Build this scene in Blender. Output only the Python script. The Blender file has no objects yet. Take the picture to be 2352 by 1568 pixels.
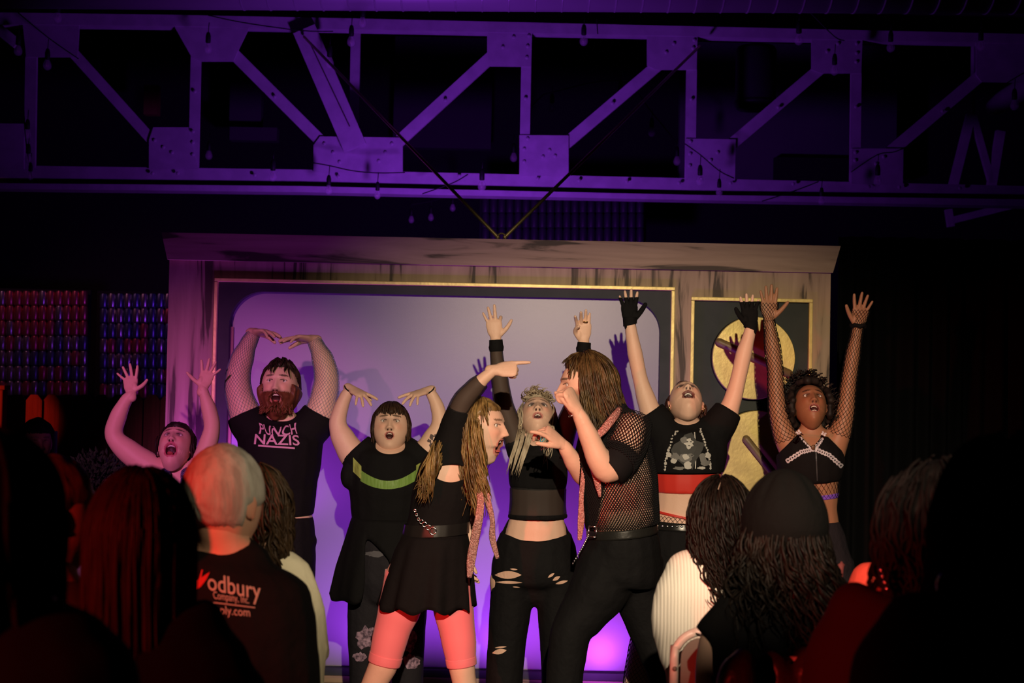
import bpy, bmesh, math, random
import numpy as np
from mathutils import Vector, Matrix
from mathutils.bvhtree import BVHTree
from mathutils import noise as mnoise

random.seed(7); np.random.seed(7)
SC = bpy.context.scene
COL = SC.collection

# ------------------------------------------------------------------ camera
FPX = 3267.0
PITCH, ROLL = math.radians(1.5), math.radians(1.15)
CAM = Vector((0.0, 0.0, 1.65))
_F = Vector((0, math.cos(PITCH), math.sin(PITCH)))
_R0 = Vector((1, 0, 0)); _U0 = Vector((0, -math.sin(PITCH), math.cos(PITCH)))
_R = _R0 * math.cos(ROLL) + _U0 * math.sin(ROLL)
_U = -_R0 * math.sin(ROLL) + _U0 * math.cos(ROLL)
cam_data = bpy.data.cameras.new('camera')
cam_data.sensor_width = 36.0
cam_data.lens = FPX * 36.0 / 2352.0
cam_data.clip_start = 0.05
cam_data.dof.use_dof = True
cam_data.dof.focus_distance = 6.1
cam_data.dof.aperture_fstop = 4.0
cam = bpy.data.objects.new('camera', cam_data)
cam.matrix_world = Matrix(((_R.x, _U.x, -_F.x, CAM.x), (_R.y, _U.y, -_F.y, CAM.y), (_R.z, _U.z, -_F.z, CAM.z), (0, 0, 0, 1)))
COL.objects.link(cam)
SC.camera = cam

# ------------------------------------------------------------------ world, lights, exposure
w = bpy.data.worlds.new('dark_room'); SC.world = w; w.use_nodes = True
w.node_tree.nodes['Background'].inputs[0].default_value = (0.30, 0.2, 0.5, 1)
w.node_tree.nodes['Background'].inputs[1].default_value = 0.0015
SC.view_settings.view_transform = 'Standard'
SC.view_settings.look = 'None'
SC.view_settings.gamma = 1.0
SC.view_settings.exposure = 0.0
SC.view_settings.use_curve_mapping = False

def spot(name, loc, aim, watts, color, cone, blend=0.5, size=0.05):
    l = bpy.data.lights.new(name, 'SPOT')
    l.energy = watts; l.color = color; l.spot_size = math.radians(cone); l.spot_blend = blend
    l.shadow_soft_size = size
    o = bpy.data.objects.new(name, l); COL.objects.link(o)
    o.location = loc
    o.rotation_euler = (Vector(aim) - Vector(loc)).to_track_quat('-Z', 'Y').to_euler()
    return o
# warm follow spot hung above the audience, washing the middle and right of the stage
spot('warm_spot', (0.25, -0.6, 3.05), (0.60, 7.0, 0.80), 1700, (1.0, 0.79, 0.54), 33, 0.85, 0.025)
# second warm spot from the house right, grazing the seats
spot('warm_side_spot', (1.9, 0.4, 3.0), (-0.62, 3.75, 1.12), 200, (1.0, 0.78, 0.48), 13, 0.6, 0.04)
# magenta wash from the house left side onto the left of the stage
spot('magenta_wash', (-2.3, 0.6, 2.9), (-1.62, 6.6, 1.25), 850, (1.0, 0.24, 0.66), 20, 0.9, 0.05)
# violet cans in front of the screen: one on a stand at the left edge, three on the floor
spot('violet_can_stand', (-1.50, 7.36, 0.95), (-1.42, 7.68, 1.30), 26, (0.50, 0.06, 1.0), 150, 0.5, 0.04)
spot('violet_floor_can_a', (-0.75, 7.02, 0.08), (-0.75, 7.68, 1.0), 52, (0.40, 0.06, 1.0), 120, 0.8, 0.05)
spot('violet_floor_can_b', (-0.05, 7.02, 0.08), (-0.05, 7.68, 1.0), 52, (0.40, 0.06, 1.0), 120, 0.8, 0.05)
spot('violet_floor_can_c', (0.55, 7.12, 0.08), (0.42, 7.68, 0.6), 48, (0.50, 0.07, 1.0), 115, 0.8, 0.05)
# violet wash on the roof truss from behind the set
spot('violet_truss_wash', (-0.35, 8.3, 1.9), (-0.30, 10.0, 3.5), 125, (0.36, 0.05, 1.0), 150, 0.9, 0.12)
# red wash over the seats from the house left, and a red lamp on the fence
spot('red_wash', (-2.6, -0.2, 2.05), (0.25, 3.8, 0.72), 720, (1.0, 0.035, 0.025), 36, 0.5, 0.06)
spot('red_fence_wash', (-4.9, 7.6, 1.9), (-3.42, 9.35, 1.38), 190, (1.0, 0.05, 0.02), 13, 0.3, 0.05)
# rosy fill light added to brighten the can wall
spot('can_wall_fill', (-4.0, 9.9, 3.3), (-3.4, 11.2, 2.0), 15, (1.0, 0.30, 0.5), 80, 0.8, 0.05)

# ------------------------------------------------------------------ pixel -> place
def ray(px, py):
    return _F + _R * ((px - 1176.0) / FPX) - _U * ((py - 784.0) / FPX)
def P(px, py, Y):
    d = ray(px, py)
    return CAM + d * (Y / d.y)
def M(Y):            # metres per pixel at distance Y
    return Y / FPX

# ------------------------------------------------------------------ materials
MATS = {}
def mat(name, color, rough=0.7, metal=0.0, spec=0.3, noise=None, bump=None, alpha=None, sheen=0.0, emis=None, trans=0.0, vary=0.0):
    if name in MATS: return MATS[name]
    m = bpy.data.materials.new(name); m.use_nodes = True
    nt = m.node_tree; b = nt.nodes['Principled BSDF']
    b.inputs['Base Color'].default_value = (*color, 1); b.inputs['Roughness'].default_value = rough
    b.inputs['Metallic'].default_value = metal; b.inputs['Specular IOR Level'].default_value = spec
    if sheen: b.inputs['Sheen Weight'].default_value = sheen
    if trans: b.inputs['Transmission Weight'].default_value = trans
    tc = nt.nodes.new('ShaderNodeTexCoord')
    if noise:   # (scale, second colour, detail, stretch)
        n = nt.nodes.new('ShaderNodeTexNoise'); n.inputs['Scale'].default_value = noise[0]
        n.inputs['Detail'].default_value = noise[2] if len(noise) > 2 else 4
        src = tc.outputs['Object']
        if len(noise) > 3:
            mp = nt.nodes.new('ShaderNodeMapping'); mp.inputs['Scale'].default_value = noise[3]
            nt.links.new(src, mp.inputs[0]); src = mp.outputs[0]
        nt.links.new(src, n.inputs['Vector'])
        r = nt.nodes.new('ShaderNodeValToRGB')
        r.color_ramp.elements[0].position = 0.38; r.color_ramp.elements[1].position = 0.62
        r.color_ramp.elements[0].color = (*color, 1); r.color_ramp.elements[1].color = (*noise[1], 1)
        nt.links.new(n.outputs['Fac'], r.inputs[0]); nt.links.new(r.outputs[0], b.inputs['Base Color'])
    if bump:    # (scale, strength, distance, stretch)
        n = nt.nodes.new('ShaderNodeTexNoise'); n.inputs['Scale'].default_value = bump[0]; n.inputs['Detail'].default_value = 3
        src = tc.outputs['Object']
        if len(bump) > 3:
            mp = nt.nodes.new('ShaderNodeMapping'); mp.inputs['Scale'].default_value = bump[3]
            nt.links.new(src, mp.inputs[0]); src = mp.outputs[0]
        nt.links.new(src, n.inputs['Vector'])
        bu = nt.nodes.new('ShaderNodeBump'); bu.inputs['Strength'].default_value = bump[1]; bu.inputs['Distance'].default_value = bump[2]
        nt.links.new(n.outputs['Fac'], bu.inputs['Height']); nt.links.new(bu.outputs[0], b.inputs['Normal'])
    if alpha is not None: b.inputs['Alpha'].default_value = alpha
    if emis:
        b.inputs['Emission Color'].default_value = (*emis[0], 1); b.inputs['Emission Strength'].default_value = emis[1]
    MATS[name] = m
    return m

def skin_mat():
    m = bpy.data.materials.new('skin'); m.use_nodes = True
    nt = m.node_tree; b = nt.nodes['Principled BSDF']
    a = nt.nodes.new('ShaderNodeVertexColor'); a.layer_name = 'col'
    nt.links.new(a.outputs[0], b.inputs['Base Color'])
    b.inputs['Roughness'].default_value = 0.52; b.inputs['Specular IOR Level'].default_value = 0.35
    tc = nt.nodes.new('ShaderNodeTexCoord')
    n = nt.nodes.new('ShaderNodeTexNoise'); n.inputs['Scale'].default_value = 90
    nt.links.new(tc.outputs['Object'], n.inputs['Vector'])
    bu = nt.nodes.new('ShaderNodeBump'); bu.inputs['Strength'].default_value = 0.12; bu.inputs['Distance'].default_value = 0.004
    nt.links.new(n.outputs['Fac'], bu.inputs['Height']); nt.links.new(bu.outputs[0], b.inputs['Normal'])
    return m
SKIN = skin_mat()
def hair_mat(name, c1, c2, rough=0.5, spec=0.22):
    return mat(name, c1, rough, 0, spec, noise=(38, c2, 5, (1, 1, 0.16)), bump=(220, 0.35, 0.003, (1, 1, 0.08)))

def wood_mat(name, axis, base=(0.33, 0.225, 0.135), dark=(0.055, 0.034, 0.018), light=(0.42, 0.295, 0.18)):
    """hand-painted wood grain: long brush streaks along an axis"""
    m = bpy.data.materials.new(name); m.use_nodes = True
    nt = m.node_tree; b = nt.nodes['Principled BSDF']; N = nt.nodes.new; L = nt.links.new
    b.inputs['Roughness'].default_value = 0.62
    tc = N('ShaderNodeTexCoord'); mp = N('ShaderNodeMapping')
    if axis == 'z': mp.inputs['Scale'].default_value = (9.0, 1.0, 0.75)
    else: mp.inputs['Scale'].default_value = (0.75, 1.0, 9.0)
    mp.inputs['Rotation'].default_value = (0, math.radians(6 if axis == 'z' else 14), 0)
    L(tc.outputs['Object'], mp.inputs[0])
    n0 = N('ShaderNodeTexNoise'); n0.inputs['Scale'].default_value = 1.3; n0.inputs['Detail'].default_value = 3
    L(mp.outputs[0], n0.inputs['Vector'])
    mix = N('ShaderNodeMix'); mix.data_type = 'VECTOR'; mix.inputs['Factor'].default_value = 0.16
    L(mp.outputs[0], mix.inputs[4]); L(n0.outputs['Color'], mix.inputs[5])
    n1 = N('ShaderNodeTexNoise'); n1.inputs['Scale'].default_value = 2.0; n1.inputs['Detail'].default_value = 5; n1.inputs['Distortion'].default_value = 0.9
    L(mix.outputs[1], n1.inputs['Vector'])
    r = N('ShaderNodeValToRGB'); e = r.color_ramp.elements
    e[0].position = 0.385; e[0].color = (*dark, 1); e[1].position = 0.64; e[1].color = (*light, 1)
    k = e.new(0.425); k.color = (*[0.55 * x + 0.45 * y for x, y in zip(base, dark)], 1)
    k = e.new(0.455); k.color = (*base, 1)
    L(n1.outputs['Fac'], r.inputs[0]); L(r.outputs[0], b.inputs['Base Color'])
    MATS[name] = m
    return m

# ------------------------------------------------------------------ geometry collector
YAX = Vector((0, 1, 0))
class G:
    def __init__(s): s.v = []; s.f = []; s.c = None
    def add(s, v, f):
        o = len(s.v); s.v.extend([tuple(x) for x in v]); s.f.extend([tuple(i + o for i in q) for q in f]); return s
    def join(s, g):
        if g.c is not None or s.c is not None:
            if s.c is None: s.c = [(1, 1, 1)] * len(s.v)
            s.c = list(s.c) + (list(g.c) if g.c is not None else [(1, 1, 1)] * len(g.v))
        return s.add(g.v, g.f)
    def paint(s, c): s.c = [c] * len(s.v); return s
    def box(s, lo, hi):
        (a, b, c), (d, e, f) = lo, hi
        return s.add([(a, b, c), (d, b, c), (d, e, c), (a, e, c), (a, b, f), (d, b, f), (d, e, f), (a, e, f)],
                     [(0, 3, 2, 1), (4, 5, 6, 7), (0, 1, 5, 4), (1, 2, 6, 5), (2, 3, 7, 6), (3, 0, 4, 7)])
    def prism(s, pts, off):
        """polygon of world points, extruded by vector off"""
        n = len(pts); off = Vector(off); a = [Vector(p) for p in pts]; b = [p + off for p in a]
        f = [tuple(range(n)), tuple(range(2 * n - 1, n - 1, -1))]
        for i in range(n): f.append((i, i + n, (i + 1) % n + n, (i + 1) % n))
        return s.add(a + b, f)
    def ell(s, c, r, X=Vector((1, 0, 0)), Y=Vector((0, 1, 0)), Z=Vector((0, 0, 1)), n=14, m=9):
        c = Vector(c); v = []; f = []
        v.append(c + Z * r[2])
        for i in range(1, m):
            t = math.pi * i / m
            for j in range(n):
                p = 2 * math.pi * j / n
                v.append(c + X * (r[0] * math.sin(t) * math.cos(p)) + Y * (r[1] * math.sin(t) * math.sin(p)) + Z * (r[2] * math.cos(t)))
        v.append(c - Z * r[2])
        for j in range(n): f.append((0, 1 + j, 1 + (j + 1) % n))
        for i in range(m - 2):
            for j in range(n):
                a = 1 + i * n + j; b = 1 + i * n + (j + 1) % n
                f.append((a, a + n, b + n, b))
        e = len(v) - 1
        for j in range(n): f.append((e, 1 + (m - 2) * n + (j + 1) % n, 1 + (m - 2) * n + j))
        return s.add(v, f)
    def loft(s, pts, ra, rb=None, ref=None, n=14, sub=4, cap='round', capf=1.0, closed_ends=True):
        """smooth tube through points with half-widths ra (across the view) and rb (along it)"""
        pts = [Vector(p) for p in pts]
        if rb is None: rb = ra
        if not hasattr(ra, '__len__'): ra = [ra] * len(pts)
        if not hasattr(rb, '__len__'): rb = [rb] * len(pts)
        cp, ca, cb = [], [], []
        k = len(pts)
        for i in range(k - 1):
            p0 = pts[max(i - 1, 0)]; p1 = pts[i]; p2 = pts[i + 1]; p3 = pts[min(i + 2, k - 1)]
            for j in range(sub):
                t = j / sub
                q = 0.5 * ((2 * p1) + (p2 - p0) * t + (2 * p0 - 5 * p1 + 4 * p2 - p3) * t * t + (3 * p1 - p0 - 3 * p2 + p3) * t ** 3)
                cp.append(q); u = t * t * (3 - 2 * t)
                ca.append(ra[i] + (ra[i + 1] - ra[i]) * u); cb.append(rb[i] + (rb[i + 1] - rb[i]) * u)
        cp.append(pts[-1]); ca.append(ra[-1]); cb.append(rb[-1])
        T = []
        for i in range(len(cp)):
            d = cp[min(i + 1, len(cp) - 1)] - cp[max(i - 1, 0)]
            T.append(d.normalized() if d.length > 1e-9 else Vector((0, 0, 1)))
        if cap == 'round':
            def extra(p, t, a, b, sg):
                out = []
                for ang in (35, 65, 84):
                    g = math.radians(ang); r = min(a, b) * capf
                    out.append((p + t * (sg * r * math.sin(g)), a * math.cos(g), b * math.cos(g)))
                return out
            e0 = extra(cp[0], T[0], ca[0], cb[0], -1)[::-1]; e1 = extra(cp[-1], T[-1], ca[-1], cb[-1], 1)
            t0, t1 = T[0], T[-1]
            cp = [x[0] for x in e0] + cp + [x[0] for x in e1]
            ca = [x[1] for x in e0] + ca + [x[1] for x in e1]
            cb = [x[2] for x in e0] + cb + [x[2] for x in e1]
            T = [t0] * 3 + T + [t1] * 3
        v = []; f = []; prev = None
        for i, p in enumerate(cp):
            t = T[i]
            if ref is not None: a = Vector(ref) - t * t.dot(Vector(ref))
            else: a = t.cross(YAX)
            if prev is not None and (a.length < 0.15):
                a = prev - t * t.dot(prev)
            elif prev is not None and a.dot(prev) < 0: a = -a
            if a.length < 1e-6: a = t.orthogonal()
            a.normalize(); prev = a
            b = t.cross(a)
            for j in range(n):
                g = 2 * math.pi * j / n
                v.append(p + a * (ca[i] * math.cos(g)) + b * (cb[i] * math.sin(g)))
        R = len(cp)
        for i in range(R - 1):
            for j in range(n):
                f.append((i * n + j, i * n + (j + 1) % n, (i + 1) * n + (j + 1) % n, (i + 1) * n + j))
        if closed_ends:
            f.append(tuple(range(n - 1, -1, -1))); f.append(tuple((R - 1) * n + j for j in range(n)))
        return s.add(v, f)
    def tube(s, pts, r, n=6, sub=1, cap='flat'):
        return s.loft(pts, r, r, n=n, sub=sub, cap=cap)

def to_mesh(name, g):
    me = bpy.data.meshes.new(name)
    me.from_pydata([tuple(x) for x in g.v], [], g.f)
    return me
_tmp = None
def remesh(g, voxel=0.008, smooth=4, fac=0.5):
    me = to_mesh('tmp', g)
    bm = bmesh.new(); bm.from_mesh(me); bmesh.ops.recalc_face_normals(bm, faces=bm.faces); bm.to_mesh(me); bm.free()
    o = bpy.data.objects.new('tmp', me); COL.objects.link(o)
    r = o.modifiers.new('r', 'REMESH'); r.mode = 'VOXEL'; r.voxel_size = voxel
    if smooth:
        sm = o.modifiers.new('s', 'SMOOTH'); sm.factor = fac; sm.iterations = smooth
    dg = bpy.context.evaluated_depsgraph_get()
    ev = o.evaluated_get(dg); em = ev.to_mesh()
    out = G()
    n = len(em.vertices); co = np.empty(n * 3, dtype=np.float32); em.vertices.foreach_get('co', co)
    out.v = [tuple(x) for x in co.reshape(-1, 3).tolist()]
    out.f = [tuple(p.vertices) for p in em.polygons]
    ev.to_mesh_clear()
    bpy.data.objects.remove(o); bpy.data.meshes.remove(me)
    return out
def cut(g, pt, nrm, fill=False):
    """keep the side the normal points away from"""
    me = to_mesh('tmp', g); bm = bmesh.new(); bm.from_mesh(me)
    bmesh.ops.bisect_plane(bm, geom=bm.verts[:] + bm.edges[:] + bm.faces[:], plane_co=Vector(pt), plane_no=Vector(nrm), clear_outer=True)
    out = G(); bm.verts.index_update()
    out.v = [tuple(v.co) for v in bm.verts]; out.f = [tuple(v.index for v in f.verts) for f in bm.faces]
    bm.free(); bpy.data.meshes.remove(me)
    return out
def filt(g, fn):
    """keep the faces whose centre passes"""
    V = np.array(g.v); out = G(); keep = []
    for f in g.f:
        c = V[list(f)].mean(axis=0)
        if fn(c): keep.append(f)
    used = sorted({i for f in keep for i in f}); mp = {i: k for k, i in enumerate(used)}
    out.v = [g.v[i] for i in used]; out.f = [tuple(mp[i] for i in f) for f in keep]
    if g.c is not None: out.c = [g.c[i] for i in used]
    else: soften(out)
    return out
def soften(g, it=14):
    """even out the cut edges of a garment"""
    cnt = {}
    for f in g.f:
        for a, b in zip(f, f[1:] + f[:1]):
            k = (a, b) if a < b else (b, a); cnt[k] = cnt.get(k, 0) + 1
    nb = {}
    for (a, b), c in cnt.items():
        if c == 1: nb.setdefault(a, []).append(b); nb.setdefault(b, []).append(a)
    ids = [i for i in nb if len(nb[i]) == 2]; V = [Vector(v) for v in g.v]
    for _ in range(it):
        new = {i: V[i] * 0.5 + (V[nb[i][0]] + V[nb[i][1]]) * 0.25 for i in ids}
        for i, v in new.items(): V[i] = v
    g.v = [tuple(v) for v in V]
def bvh(g): return BVHTree.FromPolygons([Vector(v) for v in g.v], g.f)

def mk(name, g, m, parent=None, smooth=True, thick=None, kind=None, bevel=None):
    loc = Vector((0, 0, 0))
    if parent is not None:
        q = parent
        while q is not None: loc += q.location; q = q.parent
    me = bpy.data.meshes.new(name)
    me.from_pydata([tuple(Vector(x) - loc) for x in g.v], [], g.f)
    if g.c is not None:
        at = me.color_attributes.new('col', 'FLOAT_COLOR', 'POINT')
        arr = np.ones((len(g.v), 4), dtype=np.float32); arr[:, :3] = np.array(g.c, dtype=np.float32)
        at.data.foreach_set('color', arr.ravel())
    bm = bmesh.new(); bm.from_mesh(me); bmesh.ops.recalc_face_normals(bm, faces=bm.faces); bm.to_mesh(me); bm.free()
    if smooth: me.polygons.foreach_set('use_smooth', [True] * len(me.polygons))
    me.materials.append(m)
    o = bpy.data.objects.new(name, me); COL.objects.link(o)
    if parent is not None: o.parent = parent
    if thick:
        s = o.modifiers.new('thickness', 'SOLIDIFY'); s.thickness = thick; s.offset = 0
    if bevel:
        s = o.modifiers.new('bevel', 'BEVEL'); s.width = bevel; s.segments = 2; s.limit_method = 'ANGLE'
    if kind: o['kind'] = kind
    return o
def share(name, me, loc, parent=None, rot=None, scale=None):
    """another object that shares mesh data, at a world place"""
    o = bpy.data.objects.new(name, me); COL.objects.link(o)
    base = Vector((0, 0, 0)); q = parent
    while q is not None: base += q.location; q = q.parent
    o.location = Vector(loc) - base
    if rot: o.rotation_euler = rot
    if scale: o.scale = scale if hasattr(scale, '__len__') else (scale,) * 3
    if parent is not None: o.parent = parent
    return o
def tag(o, label, cat, group=None, kind=None):
    if label: o['label'] = label
    if cat: o['category'] = cat
    if group: o['group'] = group
    if kind: o['kind'] = kind
    return o
def empty(name, loc, label=None, cat=None, group=None):
    o = bpy.data.objects.new(name, None); COL.objects.link(o); o.location = loc; o.empty_display_size = 0.05
    return tag(o, label, cat, group)
def structure(name, g, m, smooth=False, parent=None):
    o = mk(name, g, m, parent, smooth)
    if parent is None: o['kind'] = 'structure'
    return o
# ================================================================== the room
m_dark = mat('black_paint', (0.012, 0.010, 0.014), 0.85, bump=(20, 0.2, 0.01))
m_floor = mat('stage_floor_black', (0.02, 0.017, 0.02), 0.55, noise=(6, (0.035, 0.03, 0.034)), bump=(40, 0.2, 0.004))
m_ceil = mat('ceiling_black', (0.02, 0.014, 0.02), 0.9)
m_wallp = mat('wall_grey_purple', (0.11, 0.10, 0.12), 0.85, noise=(1.2, (0.085, 0.08, 0.10)))
structure('floor', G().box((-6.5, -2.5, -0.1), (6.5, 12.6, 0.0)), m_floor)
structure('ceiling', G().box((-6.5, -2.5, 5.4), (6.5, 12.6, 5.5)), m_ceil)
structure('wall_back', G().box((-6.5, 12.4, 0), (6.5, 12.5, 5.4)), m_dark)
structure('wall_left', G().box((-6.5, -2.5, 0), (-6.4, 12.4, 5.4)), m_dark)
structure('wall_right', G().box((6.4, -2.5, 0), (6.5, 12.4, 5.4)), m_dark)
structure('wall_front', G().box((-6.4, -2.5, 0), (6.4, -2.4, 5.4)), m_dark)

def pxbox(g, x0, y0, x1, y1, Y, d):
    """upright box whose front face at distance Y spans the pixel rectangle; d deep, away from the camera"""
    a = P(x0, (y0 + y1) / 2, Y); b = P(x1, (y0 + y1) / 2, Y); c = P((x0 + x1) / 2, y0, Y); e = P((x0 + x1) / 2, y1, Y)
    return g.box((a.x, Y, e.z), (b.x, Y + d, c.z))
def pxprism(g, pts, Y, d):
    return g.prism([P(x, y, Y) for x, y in pts], (0, d, 0))

# painted panels on the far wall behind the truss
for i, (x0, y0, x1, y1) in enumerate([(1562, 100, 2060, 420), (905, 85, 1130, 340)]):
    structure('trim_%d' % (i + 1), pxbox(G(), x0, y0, x1, y1, 12.0, 0.12), m_wallp if i == 0 else mat('wall_plum', (0.05, 0.035, 0.055), 0.9))
structure('trim_3', pxbox(G(), 1780, 362, 1956, 416, 11.9, 0.08), m_dark)
structure('trim_4', pxbox(G(), 527, 185, 600, 320, 11.9, 0.1), mat('box_grey', (0.07, 0.06, 0.07), 0.8))
structure('trim_5', pxbox(G(), 527, 292, 636, 322, 11.75, 0.12), MATS['box_grey'])
structure('trim_6', pxbox(G(), 330, 195, 362, 262, 11.7, 0.1), mat('rust_post', (0.22, 0.06, 0.04), 0.8))

# ================================================================== roof truss
m_steel = mat('white_painted_steel', (0.52, 0.50, 0.53), 0.55, noise=(9, (0.44, 0.42, 0.45)), bump=(30, 0.15, 0.004))
m_steel_d = mat('shade_and_seam_steel', (0.07, 0.055, 0.055), 0.7)  # shade in the chord recesses put into the colour; serves the seam too
YT = 10.0
truss = empty('roof_truss', P(1176, 400, YT + 0.1), 'white painted riveted steel roof truss spanning above the stage', 'truss')
mk('top_chord_web', pxprism(G(), [(-40, -30), (2400, 10), (2400, 78), (-40, 28)], YT + 0.05, 0.04), m_steel_d, truss, False)
mk('top_chord', pxprism(G(), [(-40, 28), (400, 34), (800, 42), (1580, 60), (2400, 79), (2400, 101), (1580, 83), (800, 67), (400, 60), (-40, 55)], YT - 0.06, 0.12), m_steel, truss, False)
mk('bottom_chord', pxprism(G(), [(-40, 379), (689, 389), (1580, 409), (2400, 428), (2400, 446), (1580, 436), (689, 415), (-40, 407)], YT - 0.03, 0.05), m_steel, truss, False)
mk('bottom_chord_shadow_gap', pxprism(G(), [(-40, 407), (689, 415), (1580, 436), (2400, 446), (2400, 458), (1580, 447), (689, 427), (-40, 420)], YT + 0.05, 0.03), m_steel_d, truss, False)  # dark strip standing for the shadow gap above the flange
mk('bottom_chord_flange', pxprism(G(), [(-40, 420), (689, 427), (1580, 447), (2400, 458), (2400, 474), (1580, 459), (689, 441), (-40, 433)], YT - 0.07, 0.16), m_steel, truss, False)
def bar(name, a, b, wpx, Y, d, par, m):
    A = P(*a, Y); B = P(*b, Y); t = (B - A).normalized(); n = Vector((-t.z, 0, t.x)) * (wpx * M(Y) / 2)
    return mk(name, G().prism([A + n, B + n, B - n, A - n], (0, d, 0)), m, par, False)
for a, b, wd in [((72, 56), (67, 384), 26), ((451, 60), (444, 386), 23), ((1210, 74), (1204, 400), 23), ((1590, 84), (1585, 410), 24), ((1968, 92), (1964, 418), 24)]:
    bar('post', a, b, wd, YT - 0.045, 0.03, truss, m_steel)
for a, b, wd in [((165, 118), (352, 325), 24), ((525, 112), (785, 372), 27), ((1150, 110), (890, 348), 27), ((1520, 142), (1250, 372), 27), ((1905, 140), (1632, 372), 27), ((2280, 150), (2010, 378), 27), ((-30, 45), (38, 100), 24)]:
    bar('brace', a, b, wd, YT - 0.04, 0.03, truss, m_steel)
bar('knee_brace', (698, 66), (815, 338), 54, YT - 0.13, 0.07, truss, m_steel)
bar('knee_brace_seam', (715, 105), (803, 290), 3, YT - 0.136, 0.006, truss, m_steel_d)
bar('rear_post', (817, 75), (812, 320), 22, YT + 0.5, 0.03, truss, m_steel)
for pts in [[(52, 54), (182, 58), (178, 131), (60, 131)], [(400, 60), (572, 64), (546, 118), (536, 141), (462, 141), (440, 131)],
            [(1119, 72), (1222, 75), (1220, 153), (1125, 152), (1119, 120)], [(1486, 80), (1602, 84), (1600, 160), (1506, 160), (1486, 150)],
            [(1864, 88), (1981, 92), (1978, 168), (1885, 168), (1864, 160)], [(2242, 98), (2372, 101), (2372, 190), (2255, 188), (2242, 172)],
            [(-20, 283), (55, 284), (55, 388), (-20, 388)], [(342, 322), (352, 292), (432, 292), (456, 388), (342, 388)],
            [(720, 333), (735, 313), (925, 316), (925, 396), (720, 394)], [(1193, 310), (1306, 311), (1306, 404), (1193, 402)],
            [(1575, 318), (1690, 320), (1688, 414), (1575, 412)], [(1956, 341), (2075, 341), (2074, 424), (1955, 422)]]:
    mk('gusset_plate', pxprism(G(), pts, YT - 0.055, 0.012), m_steel, truss, False)
rv = to_mesh('rivet', G().ell((0, 0, 0), (0.013, 0.008, 0.013), n=8, m=5)); rv.materials.append(m_steel)
for x, y in [(1195 + 17, 318), (1204, 342), (1204, 371), (1262, 345), (1275, 358), (1247, 360), (1207, 226), (1215, 82), (1212, 106), (1210, 132), (1155, 108), (1180, 85), (745, 330), (765, 350), (780, 372), (900, 330), (885, 350), (870, 370),
             (1588, 228), (1586, 325), (1585, 353), (1584, 380), (1648, 350), (1632, 368), (1595, 92), (1592, 110), (1548, 100), (1530, 120), (1968, 100), (1968, 122), (1967, 142), (1900, 118), (1925, 100), (1966, 245), (1965, 350), (1964, 368), (2030, 360), (2012, 376),
             (355, 322), (375, 338), (395, 350), (443, 302), (443, 327), (443, 355), (447, 210), (631, 222), (1023, 230), (1407, 237), (1788, 246), (2165, 255), (350, 398), (408, 398), (585, 402), (777, 405), (1055, 404), (1235, 410), (1330, 414), (1440, 416), (1560, 420), (1678, 420), (1822, 422), (1996, 428), (2066, 430), (2205, 432)]:
    share('rivet', rv, P(x, y, YT - 0.06), truss)

far = empty('far_truss', P(2260, 470, 11.6), 'faint second truss fragment at the far right behind the roof truss', 'truss')
for a, b, wd in [((2232, 262), (2190, 430), 20), ((2236, 262), (2280, 420), 14), ((2300, 300), (2272, 470), 20), ((2180, 480), (2186, 520), 15), ((2190, 505), (2330, 470), 16)]:
    bar('brace', a, b, wd, 11.6, 0.05, far, m_steel)
mk('hanger', G().tube([P(2234, 262, 11.62), Vector((P(2234, 262, 11.62).x, 11.62, 5.41))], .02), m_steel, far)
lampd = empty('round_lamp', P(2300, 225, 11.2), 'round white hanging lamp dim behind the truss at far right', 'lamp')
gl = G().loft([P(2285, 245, 11.2), P(2312, 228, 11.2), P(2350, 205, 11.2)], [0.07, 0.085, 0.09]); mk('shade', gl, m_steel, lampd)
mk('cable', G().tube([P(2350, 205, 11.2), P(2356, 60, 11.2)], 0.008), m_dark, lampd)

# black drum hanging between the truss posts
sp = empty('hanging_speaker', P(1735, 180, 10.5), 'black cylindrical speaker hanging behind the truss', 'speaker')
c = P(1736, 180, 10.5); r = 47 * M(10.5); h = 72 * M(10.5)
def lathe(g, c, prof, n=24, axis='z'):
    v = []; f = []
    for (rr, zz) in prof:
        for j in range(n):
            t = 2 * math.pi * j / n
            if axis == 'z': v.append((c[0] + rr * math.cos(t), c[1] + rr * math.sin(t), c[2] + zz))
            elif axis == 'y': v.append((c[0] + rr * math.cos(t), c[1] + zz, c[2] + rr * math.sin(t)))
            else: v.append((c[0] + zz, c[1] + rr * math.cos(t), c[2] + rr * math.sin(t)))
    k = len(prof)
    for i in range(k - 1):
        for j in range(n): f.append((i * n + j, i * n + (j + 1) % n, (i + 1) * n + (j + 1) % n, (i + 1) * n + j))
    f.append(tuple(range(n - 1, -1, -1))); f.append(tuple((k - 1) * n + j for j in range(n)))
    return g.add(v, f)
mk('drum', lathe(G(), c, [(r * 0.9, -h), (r, -h + 0.03), (r, h - 0.03), (r * 0.9, h)]), m_dark, sp)
mk('rim', lathe(G(), c, [(r * 1.02, -h + 0.03), (r * 1.04, -h + 0.045), (r * 1.02, -h + 0.06)]), mat('rim_black', (0.02, 0.02, 0.022), 0.5), sp)
mk('hanger', G().tube([c + Vector((0, 0, h)), c + Vector((0, 0, h + 0.2))], 0.012), m_dark, sp)

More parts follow.
